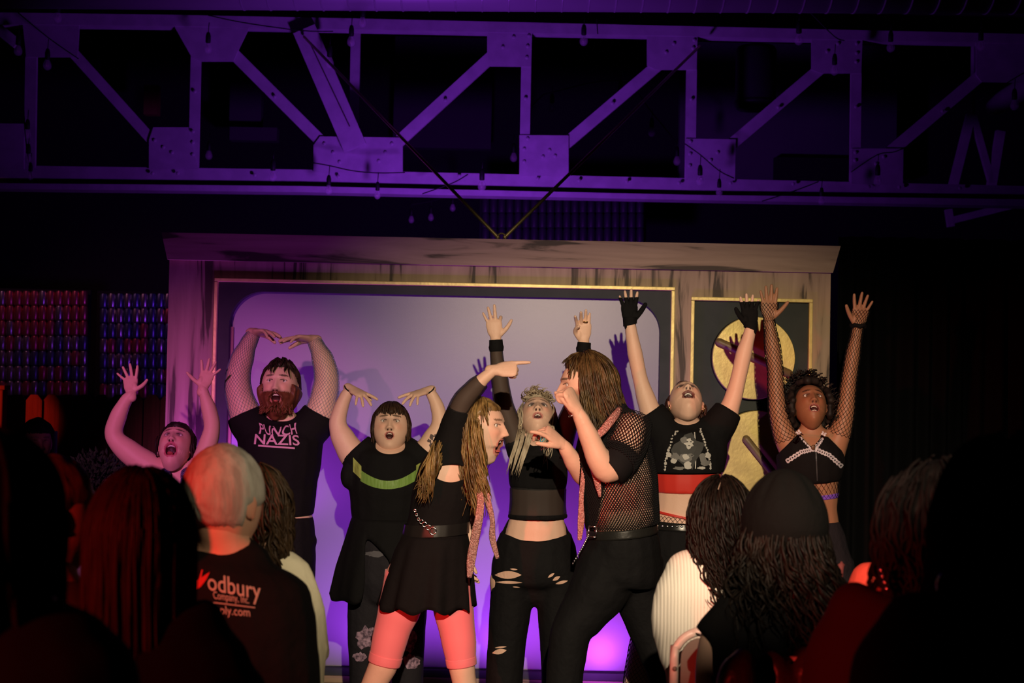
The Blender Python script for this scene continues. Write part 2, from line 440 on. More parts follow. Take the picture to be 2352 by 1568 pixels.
# spiral duct along the ceiling
m_duct = mat('galvanised_duct', (0.33, 0.31, 0.34), 0.45, metal=0.3)
dY = 9.0; ca = P(600, -52, dY); cb = P(2480, -42, dY)
duct = empty('spiral_duct', (ca + cb) / 2, 'long galvanised spiral duct running along the top of the picture', 'duct')
mk('pipe', G().loft([P(-100, -56, dY), ca, cb], 0.205, n=32, sub=1, cap='flat'), m_duct, duct)
rb_me = to_mesh('seam', lathe(G(), (0, 0, 0), [(0.204, -0.006), (0.2095, -0.003), (0.2095, 0.003), (0.204, 0.006)], 32, 'x')); rb_me.materials.append(m_duct)
for x in range(560, 2400, 61):
    share('seam', rb_me, ca.lerp(cb, (x - 600) / 1880.0), duct)

# ================================================================== bracing rods
m_brass = mat('brass_rod', (0.55, 0.42, 0.2), 0.35, metal=0.8)
for nm, a, b in (('left', (698, 84), (1145, 546)), ('right', (1607, 106), (1158, 546))):
    o = mk('bracing_rod', G().tube([P(*a, YT - 0.15), P(*b, 7.62)], 0.0095, n=8), m_brass)
    tag(o, 'thin brass bracing rod slanting down %s to the top of the set' % ('from the upper left' if nm == 'left' else 'from the upper right'), 'rod', 'two bracing rods above the set')
g = G(); cc = P(1152, 545, 7.62)
for i in range(16):
    t0 = 2 * math.pi * i / 16; t1 = 2 * math.pi * (i + 1) / 16
    g.tube([cc + Vector((0.022 * math.cos(t0), 0, 0.022 * math.sin(t0))), cc + Vector((0.022 * math.cos(t1), 0, 0.022 * math.sin(t1)))], 0.005)
tag(mk('eye_ring', g, m_brass), 'small metal ring joining the two rods on top of the set', 'ring')

# ================================================================== string lights
m_wire = mat('black_wire', (0.01, 0.01, 0.01), 0.6)
m_glass = mat('bulb_glass', (0.85, 0.8, 0.85), 0.08, spec=0.6, alpha=0.22)
m_fil = mat('filament', (0.8, 0.6, 0.4), 0.3, metal=0.8)
sock = to_mesh('socket', lathe(G(), (0, 0, 0), [(0.006, 0.05), (0.012, 0.045), (0.018, 0.02), (0.018, -0.022), (0.014, -0.026)], 12)); sock.materials.append(m_wire)
bul = to_mesh('bulb', lathe(G(), (0, 0, 0), [(0.012, 0.0), (0.018, -0.012), (0.028, -0.035), (0.029, -0.05), (0.024, -0.064), (0.012, -0.074), (0.002, -0.077)], 14)); bul.materials.append(m_glass)
fil = to_mesh('filament', G().tube([(-0.006, 0, -0.05), (-0.004, 0, -0.015), (0.004, 0, -0.015), (0.006, 0, -0.05), (-0.006, 0, -0.05)], 0.0018, n=5)); fil.materials.append(m_fil)
for me in (sock, bul, fil): me.polygons.foreach_set('use_smooth', [True] * len(me.polygons))
def string(label, Y, bulbs, wires):
    root = empty('string_light', P(bulbs[0][0], bulbs[0][1], Y), label, 'string lights', 'string lights on the truss')
    for x, y, s in bulbs:
        p = P(x, y, Y)      # p = where bulb meets socket
        share('socket', sock, p + Vector((0, 0, 0.024 * s)), root, scale=s)
        b = share('bulb', bul, p, root, scale=s)
        f = bpy.data.objects.new('filament', fil); COL.objects.link(f); f.parent = b
        mk('drop_wire', G().tube([p + Vector((0, 0, 0.07 * s)), p + Vector((0.004, 0, 0.07 * s + 0.07))], 0.003, n=5), m_wire, root)
    for wl in wires:
        mk('wire', G().loft([P(x, y, Y) for x, y in wl], 0.0042, n=5, sub=4, cap='flat'), m_wire, root)
string('black string of clear bulbs looped along the upper beam of the truss', 9.76,
       [(133, 28, 1), (42, 103, 1), (109, 136, 1), (478, 98, 1), (757, 130, 1.05), (807, 82, 1), (833, 38, 1), (1341, 80, 1), (1835, 76, 1.1), (1917, 148, 1), (2046, 95, 1), (2253, 92, 1)],
       [[(40, 28), (110, 86), (180, 135)], [(478, 35), (560, 52), (690, 70), (765, 72)], [(1370, 40), (1373, 78)], [(1835, 5), (1862, 30), (1917, 84), (1940, 93)], [(2255, 30), (2300, 15), (2340, -5)], [(2250, 230), (2330, 180), (2400, 140)]])
string('black string of clear bulbs looped along the lower beam of the truss', 9.72,
       [(63, 296, 0.9), (65, 352, 0.9), (70, 393, 0.8), (627, 391, 1), (755, 424, 0.9), (867, 437, 0.8), (1107, 413, 1), (1608, 402, 0.95), (1652, 430, 0.8), (1887, 450, 0.8), (2016, 402, 1), (2330, 228, 1)],
       [[(53, 150), (57, 300), (72, 400), (76, 420)], [(720, 374), (755, 380), (810, 392), (867, 397), (930, 396)], [(970, 445), (1040, 420), (1075, 400)], [(1573, 330), (1608, 355), (1652, 392), (1686, 409)], [(1750, 462), (1820, 440), (1880, 417)], [(1955, 395), (2016, 355), (2060, 347), (2125, 315)]])
string('faint string of clear bulbs hanging behind the truss', 11.2,
       [(1268, 236, 1), (1425, 207, 1), (1180, 350, 1), (1497, 292, 1), (1555, 358, 1), (480, 345, 1), (945, 495, 0.8), (990, 490, 0.8), (1040, 468, 0.8)],
       [[(1205, 262), (1240, 225), (1268, 212), (1425, 185), (1500, 262), (1556, 330)], [(940, 470), (990, 462), (1042, 446)]])

# ================================================================== wall of empty cans
prof = [(0.024, 0.0), (0.031, 0.008), (0.0325, 0.016), (0.0325, 0.1), (0.027, 0.114), (0.027, 0.118), (0.024, 0.118)]
can_mats = [mat('can_red', (0.5, 0.12, 0.16), 0.28, metal=0.75), mat('can_blue', (0.13, 0.17, 0.32), 0.28, metal=0.75), mat('can_silver', (0.42, 0.4, 0.45), 0.25, metal=0.85), mat('can_shaded', (0.05, 0.045, 0.06), 0.5, metal=0.3)]  # last is a darkened copy; dimness above the set put into its colour
cans = []
for m_ in can_mats:
    me = to_mesh('can', lathe(G(), (0, 0, 0), prof, 12)); me.materials.append(m_); me.polygons.foreach_set('use_smooth', [True] * len(me.polygons)); cans.append(me)
YC = 11.2
def canwall(label, cols, rows, y0, pick):
    root = empty('can_wall', P(cols[0], y0 + 35 * rows, YC), label, 'can wall', 'walls of stacked cans')
    for i, x in enumerate(cols):
        for k in range(rows):
            p = P(x, y0 + 34.6 * (k + 1), YC)
            share('can', cans[pick(i, k)], p + Vector((0, 0, 0)), root)
    a = P(cols[0] - 12, y0 - 6, YC + 0.08); b = P(cols[-1] + 12, y0 + 35 * rows + 4, YC + 0.08)
    mk('backing', G().box((a.x, YC + 0.05, b.z), (b.x, YC + 0.08, a.z)), m_dark, root, False)
canwall('wall of small cans in rows at the left edge above the fence', [4 + 18.8 * i for i in range(-1, 11)], 7, 668, lambda i, k: 0 if (k < 3 and random.random() < .75) else random.choice([2, 2, 1, 0]))
canwall('wall of small cans in rows between the dark gap and the wooden set', [238 + 18.6 * i for i in range(9)], 7, 674, lambda i, k: random.choice([1, 2, 2, 1, 0]))
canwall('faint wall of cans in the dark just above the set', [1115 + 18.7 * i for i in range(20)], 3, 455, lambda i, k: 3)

# ================================================================== picket fence, post, planter
m_fence = mat('red_brown_fence', (0.20, 0.08, 0.05), 0.7, noise=(8, (0.14, 0.06, 0.038), 4, (6, 6, 0.5)), bump=(30, 0.3, 0.004, (4, 4, 0.3)))
fence = empty('picket_fence', P(180, 1330, 9.4), 'dog-eared wooden picket fence under the can wall at the left', 'fence')
fw, ft = 0.105, 0.02
pk = to_mesh('picket', G().prism([(-fw / 2, 0, 0), (fw / 2, 0, 0), (fw / 2, 0, 1.34), (fw / 2 - 0.03, 0, 1.375), (-fw / 2 + 0.03, 0, 1.375), (-fw / 2, 0, 1.34)], (0, ft, 0))); pk.materials.append(m_fence)
for i in range(12):
    p = P(0 + 38.6 * i, 950, 9.4); top = P(0 + 38.6 * i, 906, 9.4).z
    share('picket', pk, (p.x, 9.4 + (0.012 if i % 2 else 0), 0.0), fence, scale=(1, 1, top / 1.375))
for z in (0.35, 1.05):
    a = P(-40, 900, 9.44); b = P(440, 900, 9.44)
    mk('rail', G().box((a.x, 9.432, z), (b.x, 9.47, z + 0.07)), m_fence, fence, False)
gp = empty('fence_post', P(2, 1330, 9.3), 'tall red lit fence post at the left edge of the picture', 'post')
a = P(-30, 884, 9.3); b = P(15, 884, 9.3)
mk('shaft', G().box((a.x, 9.28, 0), (b.x - 0.015, 9.37, a.z - 0.03)), m_fence, gp, False, bevel=0.006)
mk('cap', G().box((a.x - 0.01, 9.27, a.z - 0.03), (b.x, 9.38, a.z)), m_fence, gp, False, bevel=0.006)
pp = P(124, 1000, 8.7)
tag(mk('metal_pole', G().tube([(pp.x, 8.7, 0.0), (pp.x, 8.7, P(124, 990, 8.7).z)], 0.022, n=12), mat('pole_grey', (0.45, 0.42, 0.47), 0.4)), 'short grey pole standing before the picket fence', 'pole')

pl = empty('potted_bush', (P(218, 1230, 7.4).x, 7.4, 0), 'dark green bush in a speckled planter beside the fence', 'plant')
zt = P(180, 1196, 7.2).z; hw = 0.17; px_ = pl.location.x
m_spk = mat('speckled_stone', (0.36, 0.34, 0.28), 0.8, noise=(160, (0.16, 0.15, 0.13), 2))
mk('planter', G().box((px_ - hw, 7.2, 0), (px_ + hw, 7.6, zt - 0.04)), m_spk, pl, False, bevel=0.01)
mk('rim', G().box((px_ - hw - 0.012, 7.185, zt - 0.04), (px_ + hw + 0.012, 7.615, zt)), mat('orange_wood', (0.6, 0.25, 0.06), 0.5), pl, False, bevel=0.006)
lf = G()
for i in range(900):
    while True:
        q = Vector((random.uniform(-1, 1), random.uniform(-1, 1), random.uniform(-1, 1)))
        if 0.25 < q.length < 1: break
    c = Vector((px_ + q.x * 0.17, 7.4 + q.y * 0.16, zt + 0.17 + q.z * 0.17))
    d = (q + Vector((random.uniform(-.6, .6), random.uniform(-.6, .6), random.uniform(-.2, .8)))).normalized(); s = d.orthogonal().normalized() * 0.009; L = random.uniform(0.025, 0.045)
    u = d.cross(s).normalized() * 0.004
    lf.add([c, c + d * L * .5 + s + u, c + d * L, c + d * L * .5 - s + u], [(0, 1, 2), (0, 2, 3)])
mk('foliage', lf, mat('bush_leaf', (0.016, 0.03, 0.013), 0.8), pl, False, kind='stuff')
st = G()
for i in range(6): st.tube([(px_ + random.uniform(-.03, .03), 7.4, zt - 0.02), (px_ + random.uniform(-.09, .09), 7.4 + random.uniform(-.07, .07), zt + 0.2)], 0.006, n=6)
mk('stems', st, mat('bark', (0.06, 0.04, 0.03), 0.8), pl, kind='stuff')

# ================================================================== black curtain at the right
g = G(); nx, nz = 220, 6; ax = P(1925, 800, 8.3).x; bx = P(2560, 800, 8.3).x
for k in range(nz + 1):
    for i in range(nx + 1):
        u = i / nx
        wob = 0.045 * math.sin(u * 95 + 1.2 * math.sin(u * 17)) * (0.7 + 0.3 * (1 - k / nz)) + 0.02 * math.sin(u * 41 + k * 0.2)
        g.v.append((ax + (bx - ax) * u, 8.3 + wob, 0.02 + 2.5 * k / nz))
for k in range(nz):
    for i in range(nx):
        q = k * (nx + 1) + i; g.f.append((q, q + 1, q + nx + 2, q + nx + 1))
tag(mk('stage_curtain', g, mat('black_velvet', (0.003, 0.003, 0.0035), 0.95, spec=0.1), thick=0.004), 'black pleated curtain hanging at the right of the wooden set', 'curtain')

# ================================================================== the giant wooden television set
YV = 7.6
tv = empty('television_set', (P(1150, 1540, YV).x, YV, 0.0), 'giant painted wooden television with a lavender screen and gold dials', 'stage set')
wz = wood_mat('painted_wood_upright', 'z'); wx = wood_mat('painted_wood_level', 'x')
m_gold = mat('gold_leaf', (0.74, 0.60, 0.20), 0.38, metal=0.25, noise=(9, (0.58, 0.46, 0.16), 5), bump=(60, 0.25, 0.003))
m_bez = mat('dark_green_bezel', (0.018, 0.024, 0.021), 0.6, noise=(7, (0.026, 0.032, 0.028)))
m_screen = mat('screen_white', (0.245, 0.232, 0.25), 0.33, spec=0.4, noise=(1.6, (0.225, 0.213, 0.232)), bump=(300, 0.08, 0.002))
xl = P(384, 800, YV).x; xr = P(1906, 780, YV).x
zt_ = P(1150, 612, YV).z                    # bottom of the cornice
gxl = P(489, 800, YV).x; gxr = P(1548, 800, YV).x      # gold surround of the screen
gzt = P(1000, 648, YV).z
pxl = P(1585, 800, YV).x; pxr = P(1865, 800, YV).x; pzt = P(1725, 684, YV).z
zb = P(1176, 1560, YV).z                     # bottom of the openings
ftk = 0.06
def rect(name, x0, x1, z0, z1, y0, y1, m, par=None, bevel=None):
    return mk(name, G().box((x0, y0, z0), (x1, y1, z1)), m, par or tv, False, bevel=bevel)
rect('left_stile', xl, gxl, 0, gzt, YV, YV + ftk, wz)
rect('top_rail', xl, xr, gzt, zt_ + 0.01, YV, YV + ftk, wz)
rect('middle_stile', gxr, pxl, zb, gzt, YV, YV + ftk, wz)
rect('dial_top_rail', pxl, pxr, pzt, gzt, YV, YV + ftk, wz)
rect('right_stile', pxr, xr, 0, gzt, YV, YV + ftk, wz)
rect('bottom_rail', gxl, pxr, 0, zb, YV, YV + ftk, wx)
# cornice: a flat board whose ends are cut to flare like a crown moulding
ct = P(1150, 549, YV - 0.03).z; xlt = P(371, 533, YV - 0.03).x; xrt = P(1931, 566, YV - 0.03).x
mk('cornice', G().prism([(xl - 0.005, YV - 0.03, zt_), (xr + 0.005, YV - 0.03, zt_), (xrt, YV - 0.03, ct), (xlt, YV - 0.03, ct)], (0, 0.09, 0)), wx, tv, False)
# gold strips
gs = 8.5 * M(YV)
def strip(x0, x1, z0, z1): rect('gold_strip', x0, x1, z0, z1, YV - 0.012, YV + 0.02, m_gold, bevel=0.003)
strip(gxl, gxr, gzt - gs, gzt); strip(gxl, gxl + gs, zb, gzt - gs); strip(gxr - gs, gxr, zb, gzt - gs)
strip(pxl, pxr, pzt - gs, pzt); strip(pxl, pxl + gs, zb, pzt - gs); strip(pxr - gs, pxr, zb, pzt - gs)
# bezel ring with a rounded opening
ix0, ix1, iz0, iz1 = gxl + gs, gxr - gs, zb, gzt - gs
sx0 = P(521, 900, YV).x; sx1 = P(1515, 900, YV).x; sz1 = P(1000, 677, YV).z; sz0 = P(1100, 1542, YV).z
rc = 78 * M(YV); inner = []; outer = []
def arc(cx, cz, a0):
    for i in range(13):
        t = math.radians(a0 + 90 * i / 12); inner.append((cx + rc * math.cos(t), cz + rc * math.sin(t)))
arc(sx1 - rc, sz1 - rc, 0); arc(sx0 + rc, sz1 - rc, 90); arc(sx0 + rc, sz0 + rc, 180); arc(sx1 - rc, sz0 + rc, 270)
cx, cz = (sx0 + sx1) / 2, (sz0 + sz1) / 2
for k in range(4):
    ox = ix1 if k in (0, 3) else ix0; oz = iz1 if k in (0, 1) else iz0
    for i in range(13):
        x, z = inner[k * 13 + i]
        # walk round the outer rectangle
        t = i / 12.0
        if k == 0: q = (ox, z + (oz - z) * min(1, t * 2)) if t < .5 else (x + (ox - x) * min(1, (1 - t) * 2), oz)
        elif k == 1: q = (x + (ox - x) * min(1, t * 2), oz) if t < .5 else (ox, z + (oz - z) * min(1, (1 - t) * 2))
        elif k == 2: q = (ox, z + (oz - z) * min(1, t * 2)) if t < .5 else (x + (ox - x) * min(1, (1 - t) * 2), oz)
        else: q = (x + (ox - x) * min(1, t * 2), oz) if t < .5 else (ox, z + (oz - z) * min(1, (1 - t) * 2))
        outer.append(q)
g = G(); n = len(inner)
for (y) in (YV + 0.015, YV + 0.075):
    g.v += [(x, y, z) for x, z in inner] + [(x, y, z) for x, z in outer]
for i in range(n):
    j = (i + 1) % n
    g.f += [(i, j, n + j, n + i), (2 * n + i, 3 * n + i, 3 * n + j, 2 * n + j), (i, 2 * n + i, 2 * n + j, j), (n + i, n + j, 3 * n + j, 3 * n + i)]
mk('bezel', g, m_bez, tv, False)
rect('screen', ix0, ix1, iz0, iz1, YV + 0.078, YV + 0.10, m_screen)
# dial panel
rect('dial_panel', pxl + gs, pxr - gs, zb, pzt - gs, YV + 0.02, YV + 0.05, m_bez)
m_dark_gold = mat('dial_edge_dark', (0.03, 0.024, 0.016), 0.5)
m_dowel = mat('dial_handle', (0.20, 0.135, 0.06), 0.45, noise=(14, (0.13, 0.085, 0.04), 3))
for (x, y, rpx, b0, b1) in ((1730, 822, 95, (1652, 785), (1812, 857)), (1738, 1040, 97, (1714, 1008), (1812, 1132))):
    c = P(x, y, YV - 0.02); r = rpx * M(YV)
    d = mk('dial', lathe(G(), (c.x, YV - 0.04, c.z), [(r * 0.985, 0.0), (r, 0.008), (r, 0.012), (r * .97, 0.012)], 64, 'y'), m_gold, tv)
    d.data.polygons.foreach_set('use_smooth', [False] * len(d.data.polygons))
    mk('dial_edge', lathe(G(), (c.x, YV - 0.028, c.z), [(r * 0.99, 0.0), (r * 1.01, 0.004), (r * 1.01, 0.048), (r * .9, 0.048)], 64, 'y'), m_dark_gold, d)
    mk('dial_handle', G().loft([P(*b0, YV - 0.075), P(*b1, YV - 0.075)], 0.021, n=14, sub=2), m_dowel, d)
# rear bracing so the set stands
for x in (xl + 0.3, xr - 0.3):
    mk('rear_brace', G().prism([(x, YV + ftk, 0.0), (x, YV + 0.9, 0.0), (x, YV + ftk, 1.9)], (0.04, 0, 0)), mat('raw_pine', (0.3, 0.2, 0.1), 0.8), tv, False)

# ================================================================== added unseen lamp housing; its flaps shape the warm beam
lm = empty('beam_flap_rig', (0.25, -0.6, 3.05), 'added unseen black lamp housing with flaps that trim the warm beam', 'stage lamp')
mk('housing', lathe(G(), (0.25, -0.64, 3.05), [(0.10, -0.30), (0.13, -0.26), (0.13, -0.02), (0.10, 0.0)], 24, 'y'), m_dark, lm)
mk('beam_flap', G().box((-0.15, -0.105, 2.45), (0.65, -0.095, 3.05 - 0.5 * math.tan(math.radians(25.0)))), m_dark, lm, False)
mk('beam_flap', G().box((-0.15, -0.105, 3.05 - 0.5 * math.tan(math.radians(3.6))), (0.65, -0.095, 3.4)), m_dark, lm, False)
for x in (-0.15, 0.65): mk('beam_flap_arm', G().box((x - 0.006, -0.64, 2.9), (x + 0.006, -0.095, 3.15)), m_dark, lm, False)
mk('cross_arm', G().box((-0.156, -0.70, 3.0), (0.656, -0.65, 3.03)), m_dark, lm, False)
mk('hanger', G().tube([(0.25, -0.78, 3.17), (0.25, -0.78, 5.4)], 0.02, n=8), m_dark, lm)
# ================================================================== people: builders
def sst(a, b, x):
    t = np.clip((x - a) / (b - a), 0, 1); return t * t * (3 - 2 * t)
def gau(x, s): return np.exp(-(x / s) ** 2)

class Head:
    """a head in its own frame: x to its left-right, y forward, z up; metres; placed by centre and two directions"""
    def __init__(s, center, fwd, up, size=1.0, skin=(0.72, 0.44, 0.32), lips=(0.5, 0.14, 0.13), brow=(0.06, 0.035, 0.02),
                 mouth=(0.024, 0.03), jaw=1.0, nose=1.0, lid=None, beard=None, nr=96, ns=96, wide=1.0, squint=0.0):
        s.c = Vector(center); s.Y = Vector(fwd).normalized()
        s.X = s.Y.cross(Vector(up)).normalized(); s.Z = s.X.cross(s.Y).normalized(); s.s = size
        al = np.pi * (np.linspace(0, 1, nr + 1) ** 1.35)
        be = np.linspace(0, 2 * np.pi, ns, endpoint=False)
        A, B = np.meshgrid(al, be, indexing='ij')
        dx, dy, dz = np.sin(A) * np.cos(B), np.cos(A), np.sin(A) * np.sin(B)
        x = 0.076 * wide * dx; y = 0.098 * np.sign(dy) * np.abs(dy) ** 0.86; z = 0.114 * dz
        t = np.clip(-z / 0.114, 0, 1)
        x = x * (1 - 0.30 * (1.0 / jaw) * t ** 2)
        back = sst(0.02, -0.05, y)
        y = y * (1 - 0.45 * t ** 1.2 * back)
        front = sst(-0.01, 0.05, y)
        y = y + 0.010 * t ** 2 * front
        y = y - 0.010 * front * sst(0.05, 0.115, z)
        ex = np.abs(x) - 0.031
        y = y - 0.0105 * gau(ex, 0.017) * gau(z - 0.010, 0.013) * front
        y = y + 0.0045 * gau(np.abs(x) - 0.026, 0.022) * gau(z - 0.031, 0.009) * front
        y = y + 0.005 * gau(np.abs(x) - 0.042, 0.018) * gau(z + 0.018, 0.018) * front
        zp = np.where(z > -0.030, np.clip((0.024 - z) / 0.054, 0, 1) ** 1.2, np.clip(1 - (-0.030 - z) / 0.013, 0, 1) ** 0.7)
        wn = 0.0085 + 0.006 * np.clip((0.02 - z) / 0.05, 0, 1)
        y = y + 0.024 * nose * zp * gau(x, wn) * front
        y = y + 0.006 * gau(np.abs(x) - 0.013, 0.006) * gau(z + 0.031, 0.008) * front
        y = y + 0.006 * gau(z + 0.056, 0.013) * gau(x, 0.024) * front
        y = y + 0.007 * gau(z + 0.096, 0.014) * gau(x, 0.022) * front
        # open the mouth
        wm, D = mouth; zm = -0.056
        h = 0.006 + 0.044 * sst(0.7 * wm, 2.2 * wm, np.abs(x))
        dzm = z - zm
        drop = np.where(dzm > h, 0, np.where(dzm < -h, -D, -D / 2 + dzm / h * D / 2)) * sst(-0.06, 0.02, y)
        z = z + drop
        y = y - 0.35 * np.abs(np.where(dzm < 0, drop, 0)) * sst(-0.02, 0.04, y)
        zc = zm - D / 2; hh = D / 2 + 0.006
        rr = np.sqrt((x / wm) ** 2 + ((z - zc) / hh) ** 2)
        inm = (rr < 1) & (y > 0.02)
        s.mouth = (wm, hh, zc)
        s.lipy = float(np.max(np.where((np.abs(x) < 0.01) & (np.abs(z - (zc + hh)) < 0.006), y, 0)))
        if D > 0.004: y = np.where(inm, y - 0.034 * np.sqrt(np.clip(1 - rr ** 2, 0, 1)) ** 0.6, y)
        # colours of skin, lips, brows, lids
        C = np.empty(x.shape + (3,)); C[:] = skin
        def put(mask, c, k=1.0):
            m = np.clip(mask * k, 0, 1)[..., None]; C[:] = C * (1 - m) + np.array(c) * m
        put(gau(np.abs(x) - 0.040, 0.02) * gau(z + 0.02, 0.018) * front, (skin[0], skin[1] * .72, skin[2] * .7), 0.6)
        if lid is not None: put(gau(ex, 0.017) * gau(z - 0.014, 0.012) * front, lid, 1.2)
        put((gau(ex, 0.020) * gau(z - 0.0335 - 0.05 * (0.03 - np.abs(np.abs(x) - 0.032)) * 0, 0.0046) * front > 0.35) * 1.0, brow, 0.85)
        put(((np.abs(ex) < 0.016) & (np.abs(z - 0.012 - 0.004 * (1 - (ex / 0.016) ** 2)) < 0.0022) & (front > .5)) * 1.0, (0.02, 0.012, 0.01), 0.85)
        if beard is not None:
            bz = sst(-0.030, -0.045, z) * sst(-0.045, -0.01, y) * (1 - 0.0 * x)
            bz = np.maximum(bz, sst(0.055, 0.066, np.abs(x)) * sst(0.0, -0.02, z) * sst(-0.03, 0.0, y))
            put(bz, beard, 0.92)
        put(((rr >= 0.97) & (rr < (1.36 if D > 0.004 else 1.3)) & (y > 0.03) & (np.abs(x) < wm * 1.25)) * 1.0, lips, 0.9)
        put(inm * 1.0, (0.045, 0.010, 0.010) if D > 0.004 else lips)
        put(((np.abs(np.abs(x) - 0.0085) < 0.0042) & (np.abs(z + 0.0395) < 0.0035) & (front > .5)) * 1.0, (0.07, 0.025, 0.02))
        s.loc = np.stack([x, y, z], -1)
        s.nr, s.ns = nr, ns
        s.front = front; s.C = C; s.skin = skin
    def w(s, p):
        return s.c + (s.X * float(p[0]) + s.Y * float(p[1]) + s.Z * float(p[2])) * s.s
    def toworld(s, L):
        R = np.array([s.X, s.Y, s.Z]); return (L.reshape(-1, 3) * s.s) @ R + np.array(s.c)
    def faces(s):
        n = s.ns
        return [(i * n + j, i * n + (j + 1) % n, (i + 1) * n + (j + 1) % n, (i + 1) * n + j) for i in range(s.nr) for j in range(n)]
    def geo(s):
        g = G(); g.v = [tuple(v) for v in s.toworld(s.loc).tolist()]; g.f = s.faces(); g.c = [tuple(c) for c in s.C.reshape(-1, 3).tolist()]
        for sg in (-1, 1):       # ears
            e = G().ell(s.w((sg * 0.077, -0.008, -0.008)), (0.007 * s.s, 0.017 * s.s, 0.031 * s.s), (s.X + s.Y * (-0.35 * sg)).normalized(), (s.Y + s.X * (0.35 * sg)).normalized(), s.Z)
            e.ell(s.w((sg * 0.077, 0.0, -0.030)), (0.006 * s.s, 0.010 * s.s, 0.011 * s.s), s.X, s.Y, s.Z).paint((s.skin[0], s.skin[1] * .8, s.skin[2] * .78)); g.join(e)
        return g
    def shell(s, fn, thick, jitter=0.0, sc=40, seed=0.0, lift=0.0):
        """part of the head's surface pushed out: fn(x,y,z)->0..1 coverage"""
        L = s.loc; x, y, z = L[..., 0], L[..., 1], L[..., 2]
        k = fn(x, y, z); ce = np.array([0, -0.005, 0.0]); d = L - ce; d /= np.linalg.norm(d, axis=-1, keepdims=True) + 1e-9
        nz = np.zeros(x.shape)
        if jitter:
            fl = L.reshape(-1, 3); nz = np.array([mnoise.noise(Vector((p[0] * sc + seed, p[1] * sc, p[2] * sc * .5))) for p in fl]).reshape(x.shape)
        out = L + d * ((thick * k + jitter * nz * k + lift)[..., None])
        W = s.toworld(out); g = G(); g.v = [tuple(v) for v in W.tolist()]; kf = k.ravel()
        g.f = [f for f in s.faces() if sum(kf[i] for i in f) > 0.6]
        return g
    def eyes(s, parent, iris=(0.10, 0.06, 0.03), look=(0, 0)):
        for sg in (-1, 1):
            x, y, z = s.loc[..., 0], s.loc[..., 1], s.loc[..., 2]
            d = np.where(y > 0, (x - sg * 0.031) ** 2 + (z - 0.010) ** 2, 9); k = np.unravel_index(np.argmin(d), d.shape)
            c = Vector((sg * 0.031, float(y[k]) - 0.0055, 0.009)); g = G(); r = 0.0115
            g.ell(s.w(c), (r * s.s, r * s.s, r * s.s * 0.72), s.X, s.Z, s.Y, n=14, m=12)
            g.v = [tuple(v) for v in g.v]
            cols = []
            for v in g.v:
                q = Vector(v) - s.w(c); lx, lz = q.dot(s.X) / s.s - look[0] * .004, q.dot(s.Z) / s.s - look[1] * .004; fy = q.dot(s.Y)
                rad = math.hypot(lx, lz)
                cols.append((0.01, 0.01, 0.01) if (rad < 0.0028 and fy > 0) else iris if (rad < 0.0056 and fy > 0) else (0.75, 0.72, 0.70))
            g.c = cols
            mk('eye', g, SKIN, parent)
    def teeth(s, parent, lower=False, tongue=True):
        wm, hh, zc = s.mouth; m = mat('teeth', (0.82, 0.78, 0.70), 0.3, spec=0.5)
        def band(z0, z1, name):
            g = G(); n = 10
            for i in range(n + 1):
                u = -1 + 2 * i / n; x = u * wm * 0.68; y = s.lipy - 0.010 - 0.010 * u * u
                for (yy, zz) in ((y, z0), (y, z1), (y - 0.006, z1), (y - 0.006, z0)): g.v.append(s.w((x, yy, zz)))
            for i in range(n):
                for j in range(4):
                    a = i * 4 + j; b = i * 4 + (j + 1) % 4; g.f.append((a, b, b + 4, a + 4))
            g.f += [(0, 1, 2, 3), tuple(4 * n + j for j in (3, 2, 1, 0))]
            mk(name, g, m, parent)
        band(zc + hh * 0.60, zc + hh * 0.86, 'upper_teeth')
        if lower: band(zc - hh * 0.88, zc - hh * 0.70, 'lower_teeth')
        if tongue and hh > 0.014:
            mk('tongue', G().ell(s.w((0, s.lipy - 0.026, zc - hh * 0.62)), (wm * 0.58 * s.s, 0.016 * s.s, 0.006 * s.s), s.X, s.Y, s.Z), mat('tongue', (0.45, 0.10, 0.09), 0.4), parent)

